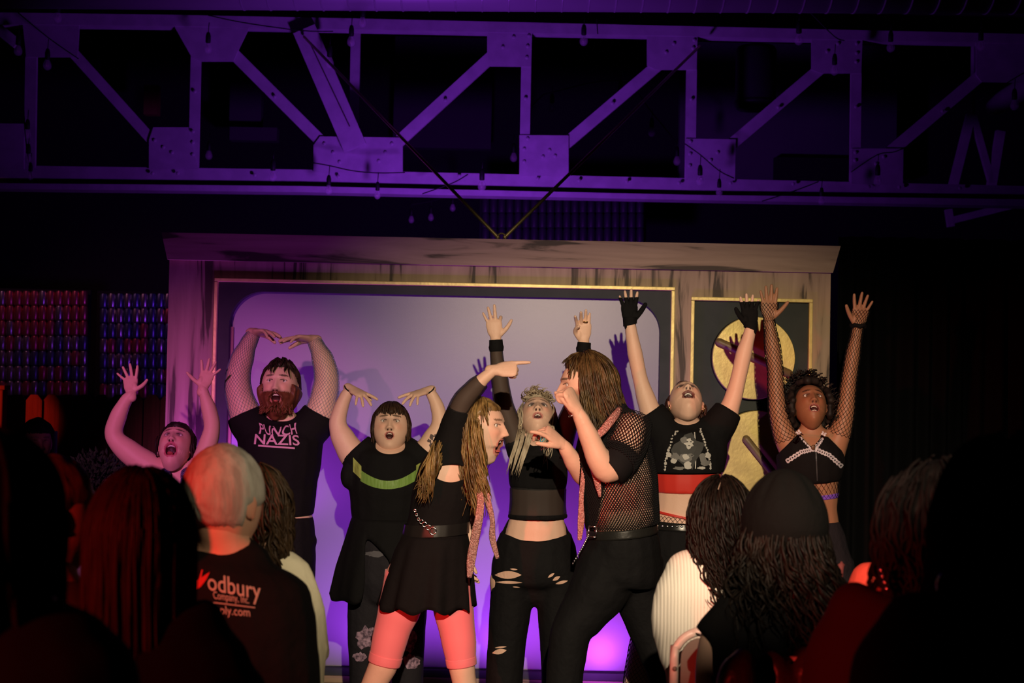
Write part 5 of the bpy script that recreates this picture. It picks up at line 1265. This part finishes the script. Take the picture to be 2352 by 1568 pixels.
for i in range(14):
    x = 1500 + 11 * i; y = 1207 + 2 * math.sin(i * .3); hit = bt.ray_cast(CAM, ray(x, y).normalized())[0]
    if hit: mk('stud', G().ell(hit, (.006, .005, .006), n=8, m=5), m_silver, p)
g = G(); plimb(g, [(1570, 1212, 80), (1570, 1260, 90), (1570, 1310, 92), (1570, 1330, 60)], Y, ratio=.76, cap='flat'); plimb(g, [(1540, 1270, 54), (1528, 1350, 52)], Y, cap='flat'); plimb(g, [(1610, 1270, 54), (1616, 1350, 52)], Y, cap='flat'); cloth(p, 'shorts', g, m_black2)
for l in (lL, lR): net('fishnet_stocking', tube_rings(l[1:], Y, 22, .012, .004), 22, m_black, p, .0022)
earring(p, h, 1, m_goldm, .014); earring(p, h, -1, m_goldm, .014); shoes(p, (1450, 1635), Y)

# ---------------------------------------------------------------- 8: performer at the far right with fishnet arms
Y = 6.6
DARK = (0.34, 0.165, 0.095)
p = person(1866, Y, 'performer with dark afro, fishnet sleeves and lace-trimmed black crop top, arms high')
h = Head(P(1861, 934, Y), (-.02, -math.cos(.62), math.sin(.62)), (0, 0, 1), 0.95, (0.27, 0.115, 0.06), lips=(0.26, 0.07, 0.06), brow=(0.02, 0.012, 0.01), mouth=(0.021, 0.018), lid=(0.14, 0.06, 0.035), nose=.95)
g = G()
aL = [(1828, 1050, 32), (1806, 1010, 27), (1790, 960, 22), (1783, 900, 18.5), (1781, 855, 17), (1775, 802, 17.5), (1768, 750, 12.5), (1766, 735, 12)]
aR = [(1908, 1045, 32), (1927, 1000, 26), (1940, 955, 21), (1947, 900, 18), (1951, 868, 17), (1958, 821, 16.5), (1967, 770, 12.5), (1970, 752, 12)]
plimb(g, aL, Y); plimb(g, aR, Y)
plimb(g, [(1866, 1000, 40), (1864, 1030, 64), (1862, 1070, 70), (1864, 1110, 62), (1867, 1140, 58), (1868, 1170, 55), (1869, 1200, 58), (1870, 1230, 66)], Y, ratio=.68)
neck(g, h, P(1866, 1010, Y + .02), .048, .06)
hL = hand(P(1766, 737, Y), (.02, .12, 1), (0, -1, .1), (1, 0, 0), 0.18, (-6, 0, 6, 14), ((2, 4, 2),) * 4, th=(46, 8, 6)); hR = hand(P(1970, 752, Y), (.18, .1, 1), (0, -1, .1), (-1, 0, 0), 0.175, (-14, 0, 8, 20), ((4, 6, 4),) * 4, th=(44, 8, 6))
fy = floor_py(1870, Y)
for x in (1835, 1915): plimb(g, [(x, 1300, 40), (x, 1420, 34), (x, 1520, 26), (x, fy - 20, 16)], Y)
build_body(p, g, DARK, [h], [hL, hR]); h.eyes(p); h.teeth(p, lower=True, tongue=False)
maf = hair_mat('hair_afro', (0.008, 0.006, 0.006), (0.02, 0.014, 0.012), .6)
rnd = random.Random(3); af = G()
def fro(q): return not (q.y > .25 and q.z < .62 - .0 * q.x) or (abs(q.x) > .80 and q.y < .55)
for i in range(520):
    a = rnd.uniform(0, 6.28); e = math.acos(rnd.uniform(-.55, 1)); q = Vector((math.sin(e) * math.sin(a), math.sin(e) * math.cos(a), math.cos(e)))
    if fro(q): s_ = rnd.uniform(.011, .021); af.ell(h.w((q.x * .105, q.y * .115 - .015, q.z * .135 + .015)), (s_,) * 3, n=8, m=6)
af = remesh(af, .007, 0)
for i in range(700):
    a = rnd.uniform(0, 6.28); e = rnd.uniform(0, 2.1); q = Vector((math.sin(e) * math.sin(a), math.sin(e) * math.cos(a), math.cos(e)))
    if not fro(q): continue
    r_ = rnd.uniform(1.18, 1.42); c = Vector((q.x * .105 * r_, q.y * .115 * r_ - .015, q.z * .13 * r_ + .01)); pts = [h.w(c + Vector((.009 * math.cos(t + a), .009 * math.sin(t + a), .004 * t))) for t in (0, 1.5, 3, 4.5, 6)]
    lock(af, pts, .0030, n=4, sub=2)
mk('hair', af, maf, p)
for a_ in (aL, aR): net('fishnet_sleeve', tube_rings(a_[1:], Y, 16, .0125, .0035), 16, m_black, p, .0024)
for hd, wp, d_, tt in ((hL, P(1766, 737, Y), Vector((.02, .12, 1)).normalized(), 1), (hR, P(1970, 752, Y), Vector((.18, .1, 1)).normalized(), -1)):
    rings = []
    for i in range(9):
        u = i / 8; c = wp + d_ * (.085 * u); ra = (.026 + .018 * sst(.1, .8, u)); rbv = .022 + .002 * u; ring = []
        for j in range(16):
            t = 2 * math.pi * (j + (.5 if i % 2 else 0)) / 16; ring.append(c + Vector((math.cos(t) * ra, math.sin(t) * rbv, 0)))
        rings.append(ring)
    net('fishnet_glove', rings, 16, m_black, p, .0022)
c = P(1971, 748, Y); g = G()
for k in range(16):
    t = 2 * math.pi * k / 16; g.ell(c + Vector((math.cos(t) * .031, math.sin(t) * .030, .004 * math.sin(5 * t))), (.010, .010, .011), n=8, m=5)
mk('scrunchie', remesh(g, .004, 2), m_black, p)
g = G(); plimb(g, [(1866, 1000, 52), (1864, 1026, 72), (1862, 1050, 79), (1861, 1080, 76), (1863, 1107, 69)], Y, ratio=.80, cap='flat')
o, sh = cloth(p, 'crop_top', g, m_black, fn=lambda c: (c[1] > Y + .05 or not (lambda q: abs(q[0] - 1864) < 33 - .8 * (q[1] - 990) and q[1] < 1032)(project(c))) and not (lambda q: (q[0] < 1832 - .0 and q[1] < 1040 - 1.0 * (q[0] - 1790)) or (q[0] > 1896 and q[1] < 1040 - 1.0 * (1938 - q[0])))(project(c)), thick=.003)
T = bvh(sh); m_lacew = mat('white_lace', (0.62, 0.60, 0.66), 0.8, noise=(70, (0.45, 0.43, 0.5), 2))
def lace(path, w_):
    n_ = 26; pts = []
    for i in range(n_ + 1):
        u = i / n_ * (len(path) - 1); k = min(int(u), len(path) - 2); t = u - k; a = Vector(path[k]); b = Vector(path[k + 1]); q = a.lerp(b, t); d = (b - a).normalized(); nn_ = Vector((-d.y, d.x))
        ww = w_ * (1 + .22 * math.sin(i * 2.1))
        pts += [tuple(q - nn_ * ww), tuple(q - nn_ * ww * .3), tuple(q + nn_ * ww * .3), tuple(q + nn_ * ww)]
    F = []
    for i in range(n_):
        F.append((4 * i, 4 * i + 4, 4 * i + 5, 4 * i + 1)); F.append((4 * i + 2, 4 * i + 6, 4 * i + 7, 4 * i + 3))
        if i % 2: F.append((4 * i + 1, 4 * i + 5, 4 * i + 6, 4 * i + 2))
    decal_pts(pts, F, lambda q: q, T, m_lacew, p, 'lace_trim', .005)
lace([(1831, 989), (1850, 1012), (1868, 1031)], 5); lace([(1894, 992), (1884, 1012), (1871, 1031)], 5); lace([(1868, 1031), (1840, 1038), (1806, 1060)], 5); lace([(1872, 1031), (1905, 1045), (1935, 1072)], 5)
decal_pts([(i / 12, j) for i in range(13) for j in (0, 1)], [(2 * i, 2 * i + 2, 2 * i + 3, 2 * i + 1) for i in range(12)], lambda q: (1873 + 3 * q[0] + 2.5 * q[1], 1036 + 68 * q[0]), T, mat('zip_metal', (.18, .17, .19), .3, metal=.8), p, 'zip', .004)
mk('pendant_chain', G().ell(P(1868, 1027, Y - .125), (.010, .004, .012)), mat('pendant', (.12, .06, .03), .4), p)
net('fishnet_waist', tube_rings([(1864, 1104, 64, 0, .72), (1866, 1122, 60, 0, .72), (1867, 1142, 58, 0, .72)], Y, 34, .013, .005), 34, m_black, p, .002)
g = G(); plimb(g, [(1867, 1136, 59.5), (1868, 1146, 58.5)], Y, ratio=.72, cap='flat'); mk('violet_waistband', g, mat('violet_elastic', (0.22, 0.09, 0.62), .5), p)
g = G(); plimb(g, [(1869, 1198, 60), (1871, 1245, 74), (1874, 1300, 86), (1874, 1330, 70)], Y, ratio=.76, cap='flat')
plimb(g, [(1838, 1290, 48), (1832, 1420, 44), (1830, fy - 22, 42)], Y, cap='flat'); plimb(g, [(1912, 1290, 50), (1922, 1420, 46), (1926, fy - 22, 44)], Y, cap='flat')
cloth(p, 'trousers', g, m_grey_denim); shoes(p, (1832, 1924), Y); earring(p, h, 1, m_goldm, .009); earring(p, h, -1, m_goldm, .009)
# ================================================================== the audience, seen from behind
def blobs(h, n, rad, r, seed, keep, voxel=.009, ce=(0, -.015, .01)):
    rnd = random.Random(seed); g = G()
    for i in range(n):
        a = rnd.uniform(0, 6.28); e = math.acos(rnd.uniform(-.75, 1)); q = Vector((math.sin(e) * math.sin(a), math.sin(e) * math.cos(a), math.cos(e)))
        if not keep(q): continue
        c = Vector((ce[0] + q.x * rad[0], ce[1] + q.y * rad[1], ce[2] + q.z * rad[2])); s = r * rnd.uniform(.7, 1.3)
        g.ell(h.w(c), (s, s, s), n=8, m=6)
    return remesh(g, voxel, 2)
def seated(p, h, skin, tor, Y, m, name='top', ratio=.62, arms=(), hands=(), extra=None, smooth=6):
    g = G(); neck(g, h, P(tor[0][0], tor[0][1] + 14, Y), .058, .07); plimb(g, [(q[0], q[1] + 8, q[2] * .9) for q in tor[1:]], Y, ratio=ratio)
    for a in arms: plimb(g, a, Y)
    last = tor[-1]; c = P(last[0], last[1], Y)
    if c.z > .5: g.loft([c, Vector((c.x, c.y, .5))], [last[2] * M(Y) * .88] * 2, [last[2] * M(Y) * .88 * ratio] * 2, n=18, sub=2)
    for s in (-1, 1):       # thighs and shins, seated
        x = last[0] + s * last[2] * .5; c = P(x, last[1], Y); c.z = max(c.z, .5)
        g.loft([Vector((c.x, c.y, .50)), Vector((c.x, c.y + .16, .52)), Vector((c.x, c.y + .30, .49)), Vector((c.x, c.y + .28, .3)), Vector((c.x, c.y + .18, .06)), Vector((c.x, c.y + .28, .04))], [.09, .085, .06, .055, .04, .04], n=12, ref=(1, 0, 0))
    build_body(p, g, skin, [h], hands, voxel=.012)
    g = G(); plimb(g, tor, Y, ratio=ratio, cap='round')
    last = tor[-1]; c = P(last[0], last[1], Y)
    if c.z > .5: g.loft([c, Vector((c.x, c.y, .48))], [last[2] * M(Y)] * 2, [last[2] * M(Y) * ratio] * 2, n=18, sub=2, cap='flat')
    if extra: extra(g)
    o, r = cloth(p, name, g, m, .012, smooth)
    return r
UPZ = (0, 0, 1)
Head.__init__.__defaults__ = tuple(56 if d == 96 else d for d in Head.__init__.__defaults__)      # spectators turn their backs: coarser heads
# grey-haired man in a printed black sweatshirt
Y = 3.4
p = person(515, Y, 'grey-haired spectator seen from behind in a black sweatshirt with lettering on the back')
h = Head(P(512, 1146, Y), (.42, 1, 0), UPZ, 1.08, (0.62, 0.36, 0.26))
m_sweat = mat('black_sweatshirt', (0.0065, 0.006, 0.007), .85, spec=.12, bump=(9, .5, .03))
r = seated(p, h, (0.62, 0.36, 0.26), [(518, 1248, 66), (518, 1268, 105), (512, 1300, 168), (508, 1350, 208), (504, 1440, 226), (500, 1568, 238), (500, 1760, 238)], Y, m_sweat, 'sweatshirt')
mgh = hair_mat('hair_grey', (0.30, 0.28, 0.25), (0.46, 0.44, 0.40), .65, .2)
hs = h.shell(lambda x, y, z: sst(0, .02, z + .055 + .9 * np.clip(.02 - y, -.06, .0) + .0 * x) * sst(.075, .05, y - .35 * np.clip(z - .04, 0, 1)) * np.where((np.abs(x) > .06) & (y > -.02) & (z < .0), 0, 1), .009, .003, 150)
rnd = random.Random(6)
mk('hair', hs, mgh, p)
T = bvh(r); m_let = mat('cream_lettering', (0.50, 0.44, 0.38), .7); m_redl = mat('red_logo', (0.55, 0.03, 0.03), .6)
def line_text(body, x0, x1, y0, hgt, slope, off=.004, bold=.0):
    V, F = text_mesh(body, bold=bold, cuts=1)
    decal_pts(V, F, lambda q: (x0 + (x1 - x0) * q[0] - 2 * q[1], y0 + slope * (x0 + (x1 - x0) * q[0] - x0) - hgt * q[1]), T, m_let, p, 'printed_letters', off)
decal_pts.last = 3.2
line_text('odbury', 478, 600, 1367, 53, .19, bold=.004)
line_text('Company, Inc.', 491, 573, 1380, 23, .14)
line_text('upply.com', 486, 575, 1414, 26, .09)
decal_pts([(i / 8, j) for i in range(9) for j in (0, 1)], [(2 * i, 2 * i + 2, 2 * i + 3, 2 * i + 1) for i in range(8)], lambda q: (490 + 96 * q[0], 1382 + 12 * q[0] + 2.2 * q[1]), T, m_let, p, 'printed_line', .004)
for pts in ([(436, 1346), (462, 1326), (482, 1313), (474, 1330), (462, 1346), (446, 1358)], [(456, 1332), (463, 1308), (466, 1308), (461, 1332)], [(430, 1330), (436, 1318), (439, 1320), (434, 1334)], [(446, 1308), (450, 1304), (452, 1310), (447, 1313)]):
    decal_pts(pts, [tuple(range(len(pts)))], lambda q: q, T, m_redl, p, 'logo', .004)

# brown curls and a cream jacket, beyond the grey-haired man
Y = 3.95
p = person(590, Y, 'curly brown-haired spectator in a cream jacket beyond the grey-haired man')
h = Head(P(584, 1178, Y), (.1, 1, 0), UPZ, 1.0, LIGHT)
m_cream = mat('cream_jacket', (0.66, 0.62, 0.46), .75, noise=(7, (0.60, .57, .43)), bump=(12, .5, .03))
seated(p, h, LIGHT, [(588, 1262, 48), (590, 1276, 82), (592, 1300, 112), (592, 1350, 132), (596, 1420, 146), (598, 1490, 155), (598, 1560, 148), (598, 1700, 140)], Y, m_cream, 'jacket', .6, extra=lambda g: plimb(g, [(690, 1310, 26), (715, 1400, 32), (728, 1475, 28, .05), (735, 1500, 24, .12)], Y))
mcb = hair_mat('hair_curly_brown', (0.016, 0.009, 0.005), (0.045, 0.026, 0.013), .5)
mk('hair', blobs(h, 120, (.076, .096, .11), .014, 61, lambda q: q.y < .5).join(hair_locks(h, 240, (60, 300), (6, 90), .26, .014, 3.2, .0042, .020, seed=61, steps=12)), mcb, p)

# dark red straight hair, close in front
Y = 2.6
p = person(318, Y, 'spectator with long straight dark red hair close in front, left of the grey-haired man')
h = Head(P(322, 1236, Y), (.05, 1, 0), UPZ, 1.0, LIGHT)
m_blk = mat('black_coat', (0.003, 0.003, 0.0033), .95, spec=.05)
seated(p, h, LIGHT, [(320, 1370, 60), (322, 1405, 130), (330, 1440, 190), (330, 1500, 245), (325, 1570, 290), (320, 1750, 300)], Y, m_blk, 'coat')
mrd = hair_mat('hair_dark_red', (0.006, 0.002, 0.002), (0.014, 0.0035, 0.0035), .6, .12)
mk('hair', h.shell(lambda x, y, z: sst(.075, .05, y), .016, .003, 40).join(hair_locks(h, 420, (50, 310), (2, 90), .38, .006, .8, .0050, .014, (0, 0, -1), seed=62, lenjit=.15)), mrd, p)

# black silhouette at the left edge, nearest of all
Y = 2.0
p = person(-30, Y, 'nearest spectator, a black silhouette cut by the left edge of the picture')
h = Head(P(-30, 1200, Y), (.2, 1, 0), UPZ, 1.02, LIGHT)
seated(p, h, LIGHT, [(-30, 1350, 100), (-30, 1400, 190), (-26, 1460, 270), (-20, 1560, 340), (-15, 1800, 360)], Y, m_blk, 'coat')
mbk = hair_mat('hair_black', (0.003, 0.003, 0.003), (0.005, 0.0045, 0.0045), .85, .04)
mk('hair', h.shell(lambda x, y, z: sst(.075, .05, y), .014, .003, 40).join(hair_locks(h, 160, (40, 320), (2, 90), .22, .008, 1.0, .008, .010, (0, 0, -1), seed=63, spreadout=.0)), mbk, p)

# short-haired man turned towards the stage, between them
Y = 3.0
p = person(108, Y, 'short-haired spectator in half profile behind the black silhouette at left')
h = Head(P(112, 1178, Y), (.80, .6, 0), UPZ, 1.0, (0.20, 0.12, 0.09))
seated(p, h, (0.20, 0.12, 0.09), [(100, 1300, 64), (94, 1330, 110), (88, 1390, 140), (86, 1480, 150), (86, 1700, 150)], Y, mat('brown_coat', (0.02, .014, .012), .85), 'coat')
mk('hair', h.shell(lambda x, y, z: sst(0, .02, z - .02 + .9 * np.clip(.02 - y, 0, .09)) * np.where((np.abs(x) > .06) & (y > -.03) & (z < .02), 0, 1) * sst(.085, .06, y), .010, .006, 60), hair_mat('hair_short_brown', (.03, .017, .01), (.06, .035, .02), .6, .2), p)

# bystander near the fence
Y = 7.9
p = person(84, Y, 'dark silhouetted bystander beside the red lit fence at the far left')
h = Head(P(84, 1016, Y), (.5, -.8, 0), UPZ, 1.0, (0.2, 0.1, 0.07))
g = G(); neck(g, h, P(84, 1075, Y), .052, .06); fy = floor_py(84, Y)
plimb(g, [(84, 1085, 50), (84, 1130, 72), (84, 1200, 66), (84, 1290, 66)], Y, ratio=.65)
for s in (-1, 1): plimb(g, [(84 + s * 60, 1105, 24), (84 + s * 76, 1180, 20), (84 + s * 76, 1260, 16), (84 + s * 70, 1300, 15)], Y); plimb(g, [(84 + s * 30, 1280, 36), (84 + s * 32, 1400, 26), (84 + s * 32, fy - 14, 18)], Y)
build_body(p, g, (0.2, 0.1, 0.07), [h], voxel=.012)
mk('hair', h.shell(lambda x, y, z: sst(0, .02, z - .05 + .9 * np.clip(.035 - y, 0, 1)), .024, .008, 40), mbk, p)
g = G(); plimb(g, [(84, 1076, 34), (84, 1090, 56), (84, 1130, 76), (84, 1200, 70), (84, 1300, 72)], Y, ratio=.7)
for s in (-1, 1): plimb(g, [(84 + s * 55, 1100, 30), (84 + s * 76, 1180, 25), (84 + s * 76, 1270, 21)], Y)
cloth(p, 'dark_coat', g, m_blk, .012)
g = G()
for s in (-1, 1): plimb(g, [(84 + s * 30, 1285, 40), (84 + s * 32, 1400, 32), (84 + s * 32, fy - 14, 26)], Y, cap='flat')
cloth(p, 'trousers', g, m_blk, .012); shoes(p, (52, 116), Y)

# ---------------------------------------------------------------- right-hand seats
m_sw = bpy.data.materials.new('ribbed_sweater'); m_sw.use_nodes = True
nt = m_sw.node_tree; b = nt.nodes['Principled BSDF']; b.inputs['Roughness'].default_value = .85
tc = nt.nodes.new('ShaderNodeTexCoord'); wv = nt.nodes.new('ShaderNodeTexWave'); wv.wave_type = 'BANDS'; wv.bands_direction = 'X'; wv.inputs['Scale'].default_value = 34; wv.inputs['Distortion'].default_value = .6; wv.inputs['Detail Scale'].default_value = .4
nt.links.new(tc.outputs['Object'], wv.inputs['Vector'])
rp = nt.nodes.new('ShaderNodeValToRGB'); rp.color_ramp.elements[0].position = .02; rp.color_ramp.elements[0].color = (.52, .45, .39, 1); rp.color_ramp.elements[1].position = .14; rp.color_ramp.elements[1].color = (.78, .70, .62, 1)
nt.links.new(wv.outputs['Fac'], rp.inputs[0]); nt.links.new(rp.outputs[0], b.inputs['Base Color'])
bu = nt.nodes.new('ShaderNodeBump'); bu.inputs['Strength'].default_value = .25; bu.inputs['Distance'].default_value = .004; nt.links.new(wv.outputs['Fac'], bu.inputs['Height']); nt.links.new(bu.outputs[0], b.inputs['Normal'])
Y = 4.2
p = person(1650, Y, 'spectator with dark curly hair in a ribbed white sweater')
h = Head(P(1658, 1192, Y), (.25, 1, 0), UPZ, .98, LIGHT)
seated(p, h, LIGHT, [(1652, 1268, 44), (1648, 1285, 82), (1640, 1315, 112), (1634, 1370, 132), (1632, 1430, 134), (1634, 1490, 124), (1640, 1540, 112), (1644, 1640, 112)], Y, m_sw, 'sweater', .66, extra=lambda g: plimb(g, [(1572, 1312, 34), (1540, 1370, 38), (1530, 1430, 36), (1545, 1490, 34, .05), (1575, 1515, 30, .14)], Y))
mdc = hair_mat('hair_dark_curly', (0.0045, 0.003, 0.0025), (0.012, 0.0075, 0.0055), .5, .14)
mk('hair', blobs(h, 120, (.074, .094, .108), .013, 71, lambda q: q.y < .55, ce=(0, -.015, .0)).join(hair_locks(h, 380, (45, 315), (4, 90), .28, .013, 2.6, .0040, .016, (.05, 0, -1), seed=71, steps=13)).join(hair_locks(h, 70, (90, 250), (70, 100), .26, .02, 4, .003, .02, (.08, 0, -1), seed=72, steps=15)), mdc, p)

# white folding chairs
m_ch = mat('cream_metal', (0.62, 0.62, 0.56), .35, spec=.5); m_chp = mat('chair_back_panel', (0.16, 0.155, 0.13), .5)
def folding_chair(x0, x1, ytop, Y, label):
    a = P(x0, ytop + 60, Y); b = P(x1, ytop + 60, Y); zt2 = P((x0 + x1) / 2, ytop, Y).z; cx = (a.x + b.x) / 2; hw = (b.x - a.x) / 2; r = .075
    root = empty('folding_chair', (cx, Y, 0), label, 'chair', 'white folding chairs')
    pts = [Vector((cx - hw, Y - .06 + .0, 0.02)), Vector((cx - hw, Y + .02, .45)), Vector((cx - hw, Y, zt2 - r))]
    for k in range(1, 7): t = math.pi / 2 * k / 6; pts.append(Vector((cx - hw + r * (1 - math.cos(t)), Y, zt2 - r + r * math.sin(t))))
    pts += [Vector((2 * cx - q.x, q.y, q.z)) for q in pts[::-1]]
    mk('frame', G().loft(pts, .0125, n=10, sub=2, cap='flat'), m_ch, root)
    g = G()     # pressed back panel with rounded upper corners
    ins = .018; rr = r - ins; out = []
    for k in range(7): t = math.pi / 2 * k / 6; out.append((cx - hw + ins + rr * (1 - math.cos(t)), zt2 - r + rr * math.sin(t)))
    out += [(2 * cx - x, z) for x, z in out[::-1]] + [(cx + hw - ins, zt2 - .17), (cx - hw + ins, zt2 - .17)]
    g.prism([(x, Y + .004, z) for x, z in out], (0, .006, 0)); mk('back_panel', g, m_chp, root, False)
    mk('crossbar', G().loft([(cx - hw, Y, zt2 - .185), (cx, Y - .012, zt2 - .185), (cx + hw, Y, zt2 - .185)], .009, n=8, cap='flat'), m_ch, root)
    mk('seat', G().box((cx - hw + .02, Y + .02, .435), (cx + hw - .02, Y + .4, .455)), m_ch, root, False, bevel=.008)
    for s in (-1, 1): mk('rear_leg', G().tube([(cx + s * (hw - .02), Y + .40, .02), (cx + s * (hw - .02), Y + .1, .44)], .011, n=8), m_ch, root)
    mk('bolt', G().ell((cx - hw, Y - .012, zt2 - .10), (.007, .004, .007), n=8, m=5), m_chp, root)
folding_chair(1549, 1830, 1452, 3.92, 'white metal folding chair under the ribbed white sweater')

Y = 3.6
p = person(1800, Y, 'spectator in a black beanie and black tee with long dark wavy hair')
h = Head(P(1802, 1206, Y), (-.25, 1, 0), UPZ, 1.0, LIGHT)
seated(p, h, LIGHT, [(1800, 1352, 55), (1798, 1376, 105), (1790, 1410, 150), (1786, 1460, 168), (1782, 1530, 165), (1782, 1600, 160), (1782, 1720, 160)], Y, mat('black_tee', (.005, .0045, .005), .85, spec=.12, bump=(12, .4, .02)), 'tee', .62,
       arms=[[(1690, 1415, 44), (1650, 1465, 42), (1638, 1530, 41), (1634, 1600, 38), (1650, 1640, 32, .12)], [(1885, 1415, 44), (1925, 1470, 40), (1930, 1560, 36, .1), (1915, 1640, 30, .25)]],
       extra=lambda g: (plimb(g, [(1700, 1405, 52), (1668, 1438, 54), (1634, 1474, 52)], Y, cap='flat'), plimb(g, [(1880, 1405, 52), (1905, 1440, 52), (1925, 1480, 50)], Y, cap='flat')), smooth=4)
mk('hair', blobs(h, 50, (.08, .10, .11), .02, 73, lambda q: q.y < .3 and q.z < -.2).join(hair_locks(h, 380, (60, 300), (88, 104), .20, .022, 2.2, .0044, .018, seed=73, steps=12, spreadout=.25, lenjit=.35)), mdc, p)
hat = h.shell(lambda x, y, z: sst(0, .004, z + .092 - .85 * np.clip(y, 0, .2)), .026, .0, 40)
V = np.array(hat.v); c0 = np.array(h.w((0, 0, .0))); 
for i in range(len(hat.v)):
    q = Vector(hat.v[i]) - h.c; lx, ly, lz = q.dot(h.X), q.dot(h.Y), q.dot(h.Z); a = math.atan2(ly, lx); k = max(0, min(1, (lz - .05) / .08)); rr = 1 - .16 * k * (0.5 + .5 * math.sin(9 * a)) ** 3 ; 
    hat.v[i] = tuple(h.c + h.X * (lx * rr) + h.Y * (ly * rr) + h.Z * lz)
mk('beanie', hat, mat('black_knit', (.0045, .0045, .0045), .9, spec=.08, bump=(60, .4, .006)), p, thick=.004)

# leather jacket hung over the next chair back
Y = 3.35
folding_chair(1705, 2030, 1520, 3.36, 'folding chair behind the beanie wearer, under a leather jacket')
g = G(); nx, nz = 44, 16; a = P(1684, 1504, Y - .03); b = P(2050, 1504, Y - .03)
for side in (0, 1):
    for k in range(nz + 1):
        for i in range(nx + 1):
            u = i / nx; v = k / nz; x = a.x + (b.x - a.x) * u; dz = .5 * v
            wob = .009 * math.sin(u * 19 + v * 2.2) * (.2 + v) + .012 * mnoise.noise(Vector((u * 7, v * 5, side)))
            y = (Y - .03 - .03 * min(1, v * 5) - wob) if side == 0 else (Y + .05 + .02 * min(1, v * 5) + wob)
            z = a.z + .012 * math.sin(u * 13) + .01 * math.sin(u * 29) - dz - .03 * (abs(u - .5) * 2) ** 3
            g.v.append((x + .02 * v * (u - .5), y, z))
n1 = (nx + 1) * (nz + 1)
for s in (0, 1):
    for k in range(nz):
        for i in range(nx):
            q = s * n1 + k * (nx + 1) + i; g.f.append((q, q + 1, q + nx + 2, q + nx + 1))
for i in range(nx): g.f.append((i, i + 1, n1 + i + 1, n1 + i))
jk = empty('leather_jacket', (P(1840, 1500, Y).x, Y, .5), 'dark brown leather jacket draped over a chair back', 'jacket')
mk('shell', g, mat('brown_leather', (0.026, 0.012, 0.009), .36, spec=.4, bump=(26, .5, .012)), jk, thick=.006)
mk('sleeve', G().loft([P(1706, 1520, Y - .08), P(1692, 1560, Y - .1), P(1676, 1680, Y - .1), P(1672, 1800, Y - .09)], [.03, .045, .05, .045], [.03, .035, .03, .03], n=14), MATS['brown_leather'], jk)

# curly-haired spectator
Y = 2.9
p = person(2100, Y, 'spectator with a mass of dark curls and red-rimmed cheek at right')
h = Head(P(2150, 1222, Y), (-.80, .60, 0), UPZ, 1.0, (0.40, 0.2, 0.13))
m_dred = mat('dark_red_shirt', (0.022, 0.006, 0.006), .9, spec=.1)
seated(p, h, (0.40, 0.2, 0.13), [(2105, 1352, 66), (2100, 1382, 120), (2085, 1420, 185), (2080, 1480, 220), (2075, 1560, 235), (2070, 1750, 240)], Y, m_dred, 'shirt')
mk('hair', blobs(h, 190, (.095, .105, .12), .020, 81, lambda q: not (q.y > .66 and abs(q.x) < .6 and q.z < .5), .012).join(hair_locks(h, 420, (45, 315), (10, 95), .26, .016, 3.6, .0042, .036, seed=81, steps=13)), hair_mat('hair_black_curls', (0.004, 0.0035, 0.0035), (0.008, 0.006, 0.006), .6, .12), p)
c = P(2024, 1330, Y - .1)
for k in range(4): mk('earring_bead', G().ell(c + Vector((.004 * k, 0, .012 * (1.5 - k))), (.006, .006, .005), n=8, m=6), m_silver, p)
# black silhouette at the right edge
Y = 2.3
p = person(2320, Y, 'spectator with a hoop earring, a black silhouette at the right edge')
h = Head(P(2318, 1200, Y), (-.3, 1, 0), UPZ, 1.02, (0.3, 0.16, 0.11))
seated(p, h, (0.3, 0.16, 0.11), [(2315, 1360, 80), (2310, 1410, 170), (2290, 1470, 270), (2280, 1560, 330), (2280, 1800, 350)], Y, m_blk, 'coat')
mk('hair', h.shell(lambda x, y, z: sst(.075, .05, y), .018, .004, 40).join(hair_locks(h, 170, (50, 310), (4, 95), .24, .012, 2, .009, .022, seed=83, spreadout=.1)), mbk, p)
c = P(2168, 1345, Y - .05); mk('hoop_earring', G().tube([c + Vector((.014 * math.cos(t), .01 * math.cos(t), .020 * math.sin(t))) for t in [2 * math.pi * k / 16 for k in range(17)]], .0018, n=5), m_silver, p)

# neighbour further in, shoulder and arm with red light put into their colour
Y = 4.0
p = person(2075, Y, 'spectator beyond the dark curls whose shoulder is coloured as red lit')
h = Head(P(2082, 1236, Y), (-.1, 1, 0), UPZ, .95, LIGHT)
seated(p, h, LIGHT, [(2076, 1312, 40), (2072, 1322, 84), (2066, 1340, 114), (2062, 1380, 124), (2062, 1460, 122), (2062, 1560, 118), (2062, 1650, 116)], Y, mat('knit_red_light_tint', (0.78, 0.055, 0.035), .8, bump=(60, .4, .006, (1, 1, .1))), 'sweater', .62)
mk('hair', h.shell(lambda x, y, z: sst(.075, .05, y), .012, .004, 40), mbk, p)
mk('raised_sleeve', remesh(plimb(G(), [(1960, 1420, 34, .0), (1926, 1392, 22, .02), (1918, 1345, 17, .04), (1932, 1296, 10, .06)], Y), .01, 3), mat('sleeve_red_light_tint', (.16, .03, .03), .8), p)
